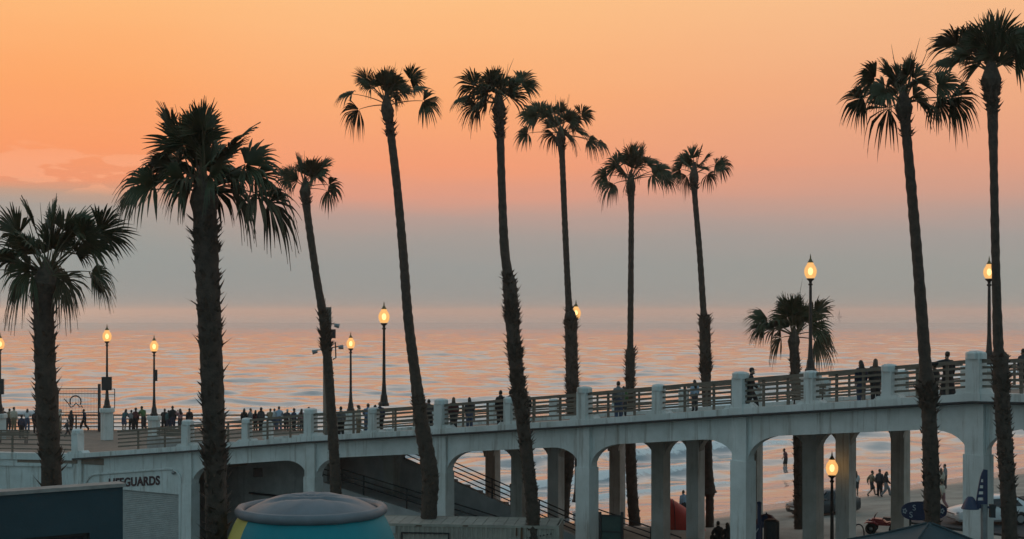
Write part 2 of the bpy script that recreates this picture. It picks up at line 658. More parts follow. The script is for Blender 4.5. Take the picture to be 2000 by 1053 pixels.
# no water where the land is: drop the faces that lie under the beach
bm = bmesh.new()
bm.from_mesh(sea.data)
dead = []
for fc in bm.faces:
    c = fc.calc_center_median()
    u_ = (c.x - SH0.x) * SHD.x + (c.y - SH0.y) * SHD.y
    t_ = min(max((-4.0 - u_) / 22.0, 0), 1)
    if shore(c.x, c.y) - 42.0 * t_ * t_ * (3 - 2 * t_) < -4.5:
        dead.append(fc)
bmesh.ops.delete(bm, geom=dead, context='FACES_ONLY')
bm.to_mesh(sea.data)
bm.free()
at = sea.data.attributes.new('foam', 'FLOAT', 'POINT')
at.data.foreach_set('value', foam.reshape(-1).astype(np.float32))
tag(sea, 'rippled sea with low breakers rolling to the beach', kind='structure')
B = 90000.0
o0 = SH0 + SHN * 72
q = [o0 + SHD * -B, o0 + SHD * B, o0 + SHD * B + SHN * B, o0 - SHD * B + SHN * B]
mb = MB().add([(v.x, v.y, -0.45) for v in q], [(0, 1, 2, 3)])
tag(mb.build('open_sea', water_material(True)), 'grey pink open sea out to the horizon', kind='structure')
# land behind and beside the camera
lm = mat('dark_asphalt', (0.055, 0.055, 0.058), 0.9, 0.25, 0.8, bump=0.2)
q = [SH0 - SHD * 3000 - SHN * 3000, SH0 + SHD * 3000 - SHN * 3000, SH0 + SHD * 3000 - SHN * 30, SH0 - SHD * 3000 - SHN * 30]
tag(MB().add([(v.x, v.y, FLAT - 0.06) for v in q], [(0, 1, 2, 3)]).build('ground', lm), kind='structure')
# the strand road behind the bridge
r0 = SH0 - SHN * 12.5 + SHD * 2.5
q = [r0, r0 + SHD * 120, r0 + SHD * 120 - SHN * 20, r0 - SHN * 20]
tag(MB().prism([(v.x, v.y, FLAT - 0.3) for v in q], (0, 0, 0.42)).build('beach_road', lm), kind='structure')

# sea haze lying in one low box over land and water
hz = MB().box((0, 12000.0, 13.0), (60000.0, 50000.0, 31.0)).build('haze', None)
hm = bpy.data.materials.new('sea_haze')
hm.use_nodes = True
hn = hm.node_tree
hn.nodes.remove(hn.nodes['Principled BSDF'])
pv = hn.nodes.new('ShaderNodeVolumePrincipled')
pv.inputs['Color'].default_value = (0.98, 0.985, 0.99, 1)
pv.inputs['Density'].default_value = 0.00024
pv.inputs['Anisotropy'].default_value = 0.85
hn.links.new(pv.outputs[0], hn.nodes['Material Output'].inputs['Volume'])
hz.data.materials.clear()
hz.data.materials.append(hm)
tag(hz, 'thin grey sea haze towards the horizon', kind='stuff')

# ------------------------------------------------------------------ pier bridge
PIL = [(2700, 40.5, 746), (1905, 49.0, 768), (1445, 57.0, 797), (1140, 63.0, 819), (860, 69.0, 837), (605, 74.0, 852), (365, 79.5, 871), (150, 84.0, 886)]
F = [PX(x, y, d) for x, d, y in PIL]               # top of the kerb at each pillar, front line, right to left
F[0] = F[1] + (F[1] - F[2]) * 1.0 + Vector((0, 0, -0.75))
WD = Vector((0.66, 0.75, 0)).normalized()          # across the bridge, away from the viewer
WROWS = [0.0, 5.7, 8.8, 14.5]
WIDTH = 14.5
NB = len(F) - 1

bridge = thing('pier_bridge', 'long white concrete arched bridge sloping down to the pier with wooden rails', 'bridge', (F[3].x, F[3].y, FLAT))


def arc_profile(a, b, zs, col=0.35, rx=1.6, rz=0.95):
    """outline of an arcade bay between pillar axes a and b: soffit with rounded haunches, top at the kerb's underside"""
    t = (b - a)
    L = Vector((t.x, t.y, 0)).length
    tn = Vector((t.x, t.y, 0)).normalized()

    def pt(s, dz):
        return a + tn * s + Vector((0, 0, t.z * s / L + dz))
    n = 7
    low = []
    for i in range(n + 1):
        an = math.pi / 2 * i / n
        low.append(pt(col + rx * (1 - math.cos(an)), -1.2 - rz * (1 - math.sin(an))))
    for i in range(n, -1, -1):
        an = math.pi / 2 * i / n
        low.append(pt(L - col - rx * (1 - math.cos(an)), -1.2 - rz * (1 - math.sin(an))))
    return pt, L, tn, low


def arcade(mb, a, b, th, off, top=-0.33, bot=None):
    pt, L, tn, low = arc_profile(a, b, 0)
    o_ = WD * off
    d = WD * th
    # build the wall as a strip so that every face stays planar
    s_list = [0.35] + [None] * 0
    for i in range(len(low) - 1):
        p, q_ = low[i], low[i + 1]
        sp = Vector((p.x - a.x, p.y - a.y, 0)).length
        sq = Vector((q_.x - a.x, q_.y - a.y, 0)).length
        mb.prism([p + o_, q_ + o_, pt(sq, top) + o_, pt(sp, top) + o_], d)


for i in range(NB):
    a, b = F[i], F[i + 1]
    for w in WROWS:
        if i == NB - 1 and w == 0.0:
            continue                       # the lifeguard garage wall, below
        mb = MB()
        th = 0.42
        arcade(mb, a, b, th, (w + 0.10) if w < 7 else w - 0.10 - th * (w > 9))
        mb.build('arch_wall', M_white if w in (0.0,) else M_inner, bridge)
# pillars under the deck, every one a part
for i, p in enumerate(F):
    tn = (F[min(i + 1, NB)] - F[max(i - 1, 0)])
    rz = math.atan2(tn.y, tn.x)
    for w in WROWS:
        c = p + WD * (w + 0.24 if w < 7 else w - 0.24 * (w > 9) + 0.1)
        top = p.z - 0.34
        BOT = -2.4
        mb = MB().box((c.x, c.y, (top + BOT) / 2), (0.72, 0.56, top - BOT), rz)
        if w == 0.0:
            mb.box((c.x, c.y, (p.z - 2.15 + BOT) / 2), (0.80, 0.66, p.z - 2.15 - BOT), rz)
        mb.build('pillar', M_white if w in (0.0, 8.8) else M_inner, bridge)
# deck slab and kerbs, bay by bay
for i in range(NB):
    a, b = F[i], F[i + 1]
    dz = Vector((0, 0, -0.18))
    q = [a + WD * 0.3 + dz, b + WD * 0.3 + dz, b + WD * (WIDTH - 0.3) + dz, a + WD * (WIDTH - 0.3) + dz]
    mb = MB().prism(q, (0, 0, -0.30))
    mb.build('deck', M_deck, bridge)
    for w, nm in ((0.0, 1), (WIDTH, -1)):
        o_ = WD * (w - 0.22 * nm)
        d = WD * (0.6 * nm)
        q = [a + o_ + Vector((0, 0, -0.34)), b + o_ + Vector((0, 0, -0.34)), b + o_, a + o_]
        MB().prism(q, d).build('kerb', M_white, bridge)
        o_ = WD * (w - 0.30 * nm)
        MB().tube([a + o_ + Vector((0, 0, -0.31)), b + o_ + Vector((0, 0, -0.31))], 0.05, 6).build('kerb_shadow_line', M_black, bridge)  # black tube drawn in as the shadow line along the kerb's lower edge


def post_mesh(mb, p, rz, h, w, cap=0.09):
    mb.box(p + Vector((0, 0, h / 2 - 0.05)), (w, w, h + 0.1), rz)
    # eight-sided cap with a low dome
    cs = (w / 2 + 0.08) * 1.06
    q = p + Vector((0, 0, h))
    prof = [(cs, -0.02), (cs, 0.16), (cs * 0.93, 0.20), (cs * 0.62, 0.245), (0.001, 0.265)]
    R = Matrix.Rotation(rz + math.pi / 8, 3, 'Z')
    n = 8
    vs = []
    for r, z in prof:
        for j in range(n):
            t = 2 * math.pi * j / n
            vs.append(q + R @ Vector((r * math.cos(t), r * math.sin(t), z)))
    fs = [tuple(reversed(range(n)))]
    for k_ in range(len(prof) - 1):
        for j in range(n):
            fs.append((k_ * n + j, k_ * n + (j + 1) % n, (k_ + 1) * n + (j + 1) % n, (k_ + 1) * n + j))
    mb.add(vs, fs)


def hump(mb, p, tn, slope, half=0.75, hgt=0.17):
    """the kerb swells up to each post with chamfered shoulders"""
    d = Vector((tn.x, tn.y, slope))
    o_ = WD * -0.225
    q = [p - d * half + o_, p - d * (half - 0.2) + Vector((0, 0, hgt)) + o_, p + d * (half - 0.2) + Vector((0, 0, hgt)) + o_, p + d * half + o_]
    mb.prism([v + Vector((0, 0, -0.02)) for v in q], WD * 0.5)


RAILH = (1.12, 0.90, 0.68, 0.46, 0.24)
for side, w in ((0, 0.06), (1, WIDTH - 0.06)):
    for i in range(NB):
        a, b = F[i] + WD * w, F[i + 1] + WD * w
        if side == 1 and i == NB - 1:
            continue
        t = b - a
        L = Vector((t.x, t.y, 0)).length
        tn = Vector((t.x, t.y, 0)).normalized()
        rz = math.atan2(tn.y, tn.x)
        sl = t.z / L
        mids = 2 if i == 1 else 1
        if i == NB - 1:
            mids = 0
        stops = [0.0] + [L * (j + 1) / (mids + 1) for j in range(mids)] + [L]
        for j in range(len(stops) - 1):
            s0, s1_ = stops[j] + 0.24, stops[j + 1] - 0.24
            if i == NB - 1:
                s1_ = L * 0.62                 # the rail ends short of the plaza corner
            p0 = a + tn * s0 + Vector((0, 0, sl * s0))
            p1 = a + tn * s1_ + Vector((0, 0, sl * s1_))
            for r_i, h in enumerate(RAILH):
                hh, ww = (0.13, 0.12) if r_i == 0 else (0.085, 0.06)
                MB().bar(p0 + Vector((0, 0, h)), p1 + Vector((0, 0, h)), ww, hh).build('rail', M_wood, bridge)
            nbal = 2
            for q_ in range(nbal):
                sx = s0 + (s1_ - s0) * (q_ + 0.75) / (nbal + 0.5)
                p = a + tn * sx + WD * 0.045 + Vector((0, 0, sl * sx))
                MB().box(p + Vector((0, 0, 0.53)), (0.10, 0.07, 1.12), rz).build('rail_stanchion', M_wood, bridge)
        for j, s_ in enumerate(stops[1:-1]):
            p = a + tn * s_ + Vector((0, 0, sl * s_))
            mb = MB()
            post_mesh(mb, p, rz, 1.02 if side == 0 else 0.80, 0.42)
            if side == 0:
                hump(mb, p, tn, sl, 0.62, 0.14)
            mb.build('rail_post', M_white, bridge)
    for i in range(NB + 1):
        p = F[i] + WD * w
        tn = (F[min(i + 1, NB)] - F[max(i - 1, 0)])
        L = Vector((tn.x, tn.y, 0)).length
        sl = tn.z / L
        tn = Vector((tn.x, tn.y, 0)).normalized()
        rz = math.atan2(tn.y, tn.x)
        mb = MB()
        post_mesh(mb, p, rz, 1.22 if side == 0 else 0.85, 0.52)
        if side == 0:
            hump(mb, p, tn, sl)
            mb.box(p + WD * -0.06 + Vector((0, 0, -0.17)), (0.66, 0.5, 0.36), rz)
        mb.build('pillar_post', M_white, bridge)

# along-bridge arc length for the deck height
ARC = [0.0]
for i in range(NB):
    ARC.append(ARC[-1] + Vector((F[i + 1].x - F[i].x, F[i + 1].y - F[i].y, 0)).length)


PLZ = F[-1].z - 0.18


def deck_z(x, y):
    """height of the walking surface of the bridge or plaza at x, y"""
    best = None
    for i in range(NB):
        a, b = F[i], F[i + 1]
        t = Vector((b.x - a.x, b.y - a.y, 0))
        # oblique coordinates along t and across WD
        det = t.x * WD.y - t.y * WD.x
        rx, ry = x - a.x, y - a.y
        u = (rx * WD.y - ry * WD.x) / det
        w = (t.x * ry - t.y * rx) / det
        if 0 <= u <= 1 and 0.3 <= w <= WIDTH - 0.3:
            return a.z + (b.z - a.z) * u - 0.18
    return None


# ---- plaza at the pier foot
A = F[-1]
plaza_pts = [Vector((A.x + 0.1, A.y - 0.1, 0)), Vector((-62, 90.5, 0)), Vector((-62, 103, 0)), Vector((-12.5, 103, 0)), Vector((-11.5, 97.5, 0)), Vector((-9.0, 90.6, 0)), Vector((F[-2].x, F[-2].y + 0.6, 0))]


def in_poly(x, y, P):
    c = False
    j = len(P) - 1
    for i in range(len(P)):
        if (P[i].y > y) != (P[j].y > y) and x < (P[j].x - P[i].x) * (y - P[i].y) / (P[j].y - P[i].y) + P[i].x:
            c = not c
        j = i
    return c


plaza = thing('pier_plaza', 'raised white walled plaza at the foot of the pier bridge', 'plaza', (A.x - 10, A.y + 8, FLAT))
pz = PLZ - 0.012
MB().prism([Vector((p.x, p.y, pz - 0.4)) for p in plaza_pts], (0, 0, 0.4)).build('deck', M_deck, plaza)


def wallseg(mb, a, b, z0, z1, th):
    t = Vector((b.x - a.x, b.y - a.y, 0)).normalized()
    n_ = Vector((-t.y, t.x, 0)) * th
    mb.prism([Vector((a.x, a.y, z0)), Vector((b.x, b.y, z0)), Vector((b.x, b.y, z1)), Vector((a.x, a.y, z1))], n_)


lw = Vector((-62, 90.4, 0))
mb = MB()
wallseg(mb, Vector((A.x - 0.3, A.y + 0.15, 0)), lw, -2.2, PLZ - 0.25, -0.4)
mb.build('wall', M_white, plaza)
mb = MB()
wallseg(mb, Vector((A.x - 0.25, A.y - 0.12, 0)), lw - Vector((0, 0.28, 0)), PLZ - 0.22, PLZ + 0.17, -0.6)
mb.build('kerb', M_white, plaza)
mb = MB()
wallseg(mb, Vector((A.x - 0.3, A.y - 0.0, 0)), lw - Vector((0, 0.15, 0)), PLZ - 0.62, PLZ - 0.24, -0.4)
mb.build('cornice', M_white, plaza)
# front rail of the plaza
t = (lw - A)
t.z = 0
Lp = t.length
tn = t.normalized()
for j in range(9):
    p0 = A + tn * (0.3 + j * 3.9)
    p1 = A + tn * (0.3 + (j + 1) * 3.9)
    for r_i, h in enumerate((1.06, 0.78, 0.50, 0.22)):
        MB().bar(p0 + Vector((0, 0.1, h)), p1 + Vector((0, 0.1, h)), 0.07, 0.10 if r_i == 0 else 0.075).build('rail', M_wood, plaza)
    MB().box(p1 + Vector((0, 0.1, 0.53)), (0.11, 0.11, 1.1), 0).build('rail_stanchion', M_wood, plaza)
# sea-side rail of the plaza
far = [Vector((-61.5, 102.6, PLZ)), Vector((-12.9, 102.6, PLZ)), Vector((-9.6, 91.4, PLZ))]
for k_ in range(2):
    a, b = far[k_], far[k_ + 1]
    n = max(2, int((b - a).length / 2.6))
    for j in range(n):
        p0, p1 = a.lerp(b, j / n), a.lerp(b, (j + 1) / n)
        for r_i, h in enumerate((1.10, 0.82, 0.54, 0.26)):
            MB().bar(p0 + Vector((0, 0, h)), p1 + Vector((0, 0, h)), 0.07, 0.11 if r_i == 0 else 0.075).build('rail', M_wood, plaza)
        MB().box(p1 + Vector((0, 0, 0.55)), (0.10, 0.10, 1.12), 0).build('rail_stanchion', M_wood, plaza)

# ---- lifeguard garage set into the last bay
a, b = F[-2], F[-1]
t = b - a
L = Vector((t.x, t.y, 0)).length
tn = Vector((t.x, t.y, 0)).normalized()
garage = thing('lifeguard_garage', 'white lifeguard garage with grey roller door and dark lettering under the bridge', 'garage', (a.x + t.x / 2, a.y + t.y / 2, FLAT))
M_door = mat('grey_roller_door', (0.55, 0.55, 0.54), 0.55, 0.2, 2.5)


def gp(s, z, off=0.0):
    q_ = a + tn * s + WD * off
    return Vector((q_.x, q_.y, z))


zt = lambda s: a.z + t.z * s / L - 0.345
GB0 = -1.95
dz0, dz1 = 0.6, 1.45
ds0, ds1 = 0.75, L - 1.0                 # door between these distances from the right pillar
dtop = PX(300, 957, 82.0).z
mb = MB()
mb.prism([gp(0.36, GB0 - 0.3, 0.1), gp(ds0, GB0 - 0.3, 0.1), gp(ds0, zt(ds0), 0.1), gp(0.36, zt(0.36), 0.1)], WD * 0.4)
mb.prism([gp(ds1, GB0 - 0.3, 0.1), gp(L - 0.36, GB0 - 0.3, 0.1), gp(L - 0.36, zt(L - 0.36), 0.1), gp(ds1, zt(ds1), 0.1)], WD * 0.4)
mb.prism([gp(ds0, dtop, 0.1), gp(ds1, dtop, 0.1), gp(ds1, zt(ds1), 0.1), gp(ds0, zt(ds0), 0.1)], WD * 0.4)
mb.build('wall', M_white, garage)
# raised arch moulding
prof = []
ztop = lambda s: zt(s) - 0.95
r_ = 0.85
for i in range(9):
    an = math.pi / 2 * i / 8
    prof.append(gp(ds0 - 0.22 + r_ * (1 - math.cos(an)), ztop(ds0) - r_ * 0.75 * (1 - math.sin(an)), 0.06))
for i in range(8, -1, -1):
    an = math.pi / 2 * i / 8
    s_ = ds1 + 0.3 - r_ * (1 - math.cos(an))
    prof.append(gp(s_, ztop(s_) - r_ * 0.75 * (1 - math.sin(an)), 0.06))
prof = [gp(ds0 - 0.22, GB0, 0.06)] + prof + [gp(ds1 + 0.3, GB0, 0.06)]
mb = MB()
mb.tube(prof, 0.07, 6)
mb.build('arch_moulding', M_white, garage)
ns = int((dtop - GB0) / 0.11)
for j in range(ns):
    z0 = GB0 + j * 0.11
    MB().prism([gp(ds0, z0, 0.27), gp(ds1, z0, 0.27), gp(ds1, z0 + 0.095, 0.24), gp(ds0, z0 + 0.095, 0.24)], WD * 0.05).build('door_slat', M_door, garage)
MB().prism([gp(ds0, GB0 - 0.2, 0.33), gp(ds1, GB0 - 0.2, 0.33), gp(ds1, dtop, 0.33), gp(ds0, dtop, 0.33)], WD * 0.05).build('door_backing', M_door, garage)
M_letter = mat('dark_red_lettering', (0.055, 0.02, 0.025), 0.6, 0.2, 6)


def text_part(txt, size, origin, xdir, material, parent, name='lettering', depth=0.012, bold=0.0, up=Vector((0, 0, 1))):
    cu = bpy.data.curves.new('lettering', 'FONT')
    cu.body = txt
    cu.size = size
    cu.extrude = depth
    cu.offset = bold
    cu.space_character = 1.06
    ob = bpy.data.objects.new('lettering', cu)
    COL.objects.link(ob)
    dg = bpy.context.evaluated_depsgraph_get()
    me = bpy.data.meshes.new_from_object(ob.evaluated_get(dg))
    bpy.data.objects.remove(ob)
    bpy.data.curves.remove(cu)
    xd = Vector(xdir).normalized()
    nrm = xd.cross(up)
    M_ = Matrix((( xd.x, up.x, nrm.x, origin.x), (xd.y, up.y, nrm.y, origin.y), (xd.z, up.z, nrm.z, origin.z), (0, 0, 0, 1)))
    me.transform(M_)
    me.materials.clear()
    me.materials.append(material)
    o = bpy.data.objects.new(name, me)
    COL.objects.link(o)
    w = Vector(parent['_w'])
    me.transform(Matrix.Translation(-w))
    o.parent = parent
    o['_w'] = w
    return o


# letters run from left (far) to right (near)
sl = -tn
sA = L - 2.55
w0 = gp(sA, dtop + 0.07, 0.08)
sdir = Vector((sl.x, sl.y, -t.z / L)).normalized()
text_part('LIFEGUARDS', 0.70, w0, sdir, M_letter, garage, bold=0.024)
# small fittings on the garage and plaza wall
MB().lathe((0, 0, 0), [(0.12, 0), (0.12, 0.06), (0.03, 0.08)], 12).build('spare', M_steel) if False else None
q_ = gp(1.05, zt(1.05) - 1.12, 0.02)
MB().ball(q_, (0.12, 0.12, 0.12)).build('vent', M_steel, garage)
fl = thing('flood_light', 'dark square flood light on the white plaza wall', 'light', PX(45, 913, 85.2))
p = PX(45, 913, 85.0)
MB().box(p, (0.5, 0.3, 0.42), 0.1).build('housing', M_black, fl)
MB().box(p + Vector((0, -0.16, 0)), (0.42, 0.02, 0.34), 0.0).build('lens', M_steel, fl)
MB().bar(p + Vector((0, 0.1, 0.1)), p + Vector((0, 1.3, 0.1)), 0.08, 0.08).build('bracket', M_black, fl)
pn = thing('wall_plaque', 'small faded grey plaque on the white plaza wall', 'plaque', PX(10, 931, 85.6))
p = PX(10, 931, 85.9)
MB().box(p, (0.55, 0.9, 0.30), 0.1).build('plate', M_conc, pn)
MB().box(p + Vector((0, -0.46, 0)), (0.42, 0.02, 0.16), 0.1).build('face', M_steel, pn)

# dark back wall of the garage bay beside the lifeguards' door
a, b = F[-3], F[-2]
bw = thing('undercroft_wall', 'dark stained concrete wall deep under the bridge beside the garage', 'wall', (b.x + 2, b.y + 2, FLAT))
mb = MB()
pa = a.lerp(b, 0.40) + WD * 4.9
pb = F[-1] + WD * 4.9
wallseg(mb, Vector((pa.x, pa.y, 0)), Vector((pb.x, pb.y, 0)), -2.2, a.lerp(b, 0.5).z - 0.7, -0.3)
mb.build('wall_panel', M_conc, bw)
mb = MB()
pa2 = a.lerp(b, 0.0) + WD * 4.4
pb2 = b + WD * 4.4
zp = PX(450, 962, 83).z
mb.tube([Vector((pa2.x, pa2.y, zp)), Vector((pb2.x, pb2.y, zp))], 0.06, 6)
mb.build('pipe', M_black, bw)
mb = MB()
pq = a.lerp(b, 0.83) + WD * 3.6
MB().box((pq.x, pq.y, PX(455, 920, 82).z), (0.5, 0.4, 0.5), 0.3).build('junction_box', M_black, bw)

# ---- beach stairs under the bridge
M_stair = mat('stair_concrete', (0.54, 0.53, 0.53), 0.85, 0.25, 1.0, bump=0.15)
stair = thing('beach_stair', 'grey concrete stair with iron rails descending to the beach under the bridge', 'stair', XY(1000, 75) + Vector((0, 0, FLAT)))


def on_row(px, w):
    """distance along the ray of column px where it crosses the row w metres behind the front line"""
    k_ = (px - 1000.0) / FPX
    lo, hi = 40.0, 130.0
    best, bd = None, 1e9
    for i in range(NB):
        a, b = F[i] + WD * w, F[i + 1] + WD * w
        # (a + u t).x = k (a + u t).y
        tx, ty = b.x - a.x, b.y - a.y
        den = tx - k_ * ty
        u = (k_ * a.y - a.x) / den
        if -0.001 <= u <= 1.001:
            return a.y + u * ty
    return None


def rail_run(parent, p0, p1, heights, n_post, r=0.035, m=None, post_r=0.045):
    m = m or M_black
    for h in heights:
        MB().tube([p0 + Vector((0, 0, h)), p1 + Vector((0, 0, h))], r, 6).build('rail', m, parent)
    for i in range(n_post + 1):
        q_ = p0.lerp(p1, i / n_post)
        MB().tube([q_, q_ + Vector((0, 0, heights[0]))], post_r, 6).build('rail_stanchion', m, parent)


d0, d1 = on_row(790, 7.2), on_row(1150, 7.2)
s_top = PX(790, 862, d0) + Vector((0, 0, -1.0))
s_bot = PX(1150, 1019, d1) + Vector((0, 0, -1.05))
tt = s_bot - s_top
perp = WD * 1.2
mb = MB()
mb.prism([s_top, s_bot, Vector((s_bot.x, s_bot.y, FLAT - 1.2)), Vector((s_top.x, s_top.y, FLAT - 1.2))], WD * 0.25)
mb.build('stair_wall', M_stair, stair)
ll = s_top + (s_top - s_bot) * 0.45
mb = MB()
mb.prism([Vector((s_top.x, s_top.y, s_top.z)), Vector((s_top.x, s_top.y, FLAT - 1)), Vector((ll.x, ll.y, FLAT - 1)), Vector((ll.x, ll.y, s_top.z + 1.3))], WD * 0.25)
mb.build('landing_wall', M_stair, stair)
nst = 14
for i in range(nst):
    q_ = s_top.lerp(s_bot, (i + 0.5) / nst) + WD * 0.85
    rz = math.atan2(tt.y, tt.x)
    MB().box(q_ + Vector((0, 0, -0.55)), (Vector((tt.x, tt.y, 0)).length / nst, 1.15, 0.18), rz).build('tread', M_stair, stair)
rail_run(stair, s_top, s_bot, (1.05, 0.80, 0.55, 0.30), 4)
for f in (0.62, 0.26):
    q_ = s_top.lerp(s_bot, f)
    mb = MB()
    post_mesh(mb, q_ + Vector((0, 0, -0.2)), 0.4, 1.3, 0.34)
    mb.build('stair_post', M_inner, stair)
ramp = thing('access_ramp', 'grey access ramp with dark handrails in front of the beach stair', 'ramp', XY(800, 74) + Vector((0, 0, FLAT)))
e0, e1 = on_row(630, 3.2), on_row(975, 3.2)
r0_ = PX(630, 905, e0) + Vector((0, 0, -1.05))
r1_ = PX(975, 1010, e1) + Vector((0, 0, -1.05))
rail_run(ramp, r0_, r1_, (1.05, 0.75, 0.45), 4)
mb = MB()
mb.prism([r0_, r1_, Vector((r1_.x, r1_.y, FLAT - 1.2)), Vector((r0_.x, r0_.y, FLAT - 1.2))], WD * 1.6)
mb.build('ramp_wall', M_stair, ramp)

# ------------------------------------------------------------------ palms
GROUND_Y = lambda d, z=FLAT: HZ + (EYE - z) * FPX / d


def frond(parent_crown, H, C, R, rnd, droop, old=False, young=False):
    """one fan leaf: stalk from the heart H to C, then a pleated fan of radius R with hanging tips"""
    up = Vector((0, 0, 1))
    v = C - H
    hor = Vector((v.x, v.y, 0))
    L = v.length
    ctrl = H + v * 0.5 + up * (0.10 * L if not young else 0.02) + (hor.normalized() * 0.0 if hor.length > 1e-4 else Vector())
    n = 6
    pts, rad = [], []
    for i in range(n + 1):
        t = i / n
        p = H * (1 - t) ** 2 + ctrl * 2 * t * (1 - t) + C * t * t
        pts.append(p)
        rad.append((0.034 * (1 - t) + 0.014 * t) * (R / 1.1))
    mb = MB()
    mb.mi = 1
    mb.tube(pts, rad, 5)
    mb.mi = 0
    b = (C - ctrl).normalized()
    b = (b + up * (-0.25 * droop) + hor * 0.05).normalized()
    s = b.cross(up)
    if s.length < 0.2:
        an = rnd.uniform(0, 6.28)
        s = Vector((math.cos(an), math.sin(an), 0))
    s = (s - b * s.dot(b)).normalized()
    nrm = s.cross(b).normalized()
    roll = rnd.choice((-1, 1)) * rnd.uniform(0.35, 1.25) if not young else rnd.uniform(-1.5, 1.5)
    s, nrm = s * math.cos(roll) + nrm * math.sin(roll), nrm * math.cos(roll) - s * math.sin(roll)
    nseg = 30
    pm = math.radians(rnd.uniform(70, 105) if not young else rnd.uniform(40, 75))
    fold = rnd.uniform(0.10, 0.35)
    secs = (0.05, 0.32, 0.60, 0.72, 0.86, 1.0)
    wfac = (1.0, 1.04, 1.04, 0.74, 0.42, 0.05)
    dphi = 2 * pm / nseg
    split = rnd.uniform(-0.04, 0.06)
    for j in range(nseg):
        if rnd.random() < (0.14 if old else 0.06):
            continue
        ph = -pm + dphi * (j + 0.5)
        ln = R * (0.66 + 0.34 * math.cos(ph * 0.62)) * rnd.uniform(0.88, 1.08)
        limp = rnd.uniform(0.6, 1.5)
        sway = rnd.uniform(-0.07, 0.07)
        vs = []
        for si, f in enumerate(secs):
            f2 = f + (split if 0.2 < f < 0.75 else 0)
            rr = ln * f2
            half = dphi / 2 * R * min(f2, 0.62 + split) * wfac[si]
            d_ = b * math.cos(ph + sway * f2 * f2) + s * math.sin(ph + sway * f2 * f2)
            side = s * math.cos(ph) - b * math.sin(ph)
            p = C + d_ * rr + nrm * (fold * abs(math.sin(ph)) * rr * 0.55)
            # weight pulls the free tips down; the slack they lose keeps their length
            g = max(0.0, f2 - 0.38)
            dr = droop * limp * ln * 0.95 * g * g
            if f2 > 0.6:
                dr += droop * limp * ln * 0.42 * (f2 - 0.6)
            hd = Vector((d_.x, d_.y, 0))
            p = p - hd * (droop * limp * 0.42 * ln * g * g) - up * dr
            pl = nrm * (0.016 * R * (1 if si < 3 else 0.4))
            vs += [p - side * half - pl, p + pl, p + side * half - pl]
        fs = []
        for i in range(len(secs) - 1):
            k_ = i * 3
            fs += [(k_, k_ + 1, k_ + 4, k_ + 3), (k_ + 1, k_ + 2, k_ + 5, k_ + 4)]
        mb.add(vs, fs)
    return mb.build('frond', [M_leafold if old else M_leaf, M_petiole], parent_crown)


def spear(parent_crown, H, tip):
    mb = MB()
    n = 5
    bend = Vector((random.uniform(-0.08, 0.08), random.uniform(-0.08, 0.08), 0))
    pts = [H.lerp(tip, i / n) + bend * math.sin(math.pi * i / n) for i in range(n + 1)]
    mb.tube(pts, [0.022, 0.022, 0.02, 0.016, 0.011, 0.004], 5)
    return mb.build('spear_leaf', M_leaf, parent_crown)


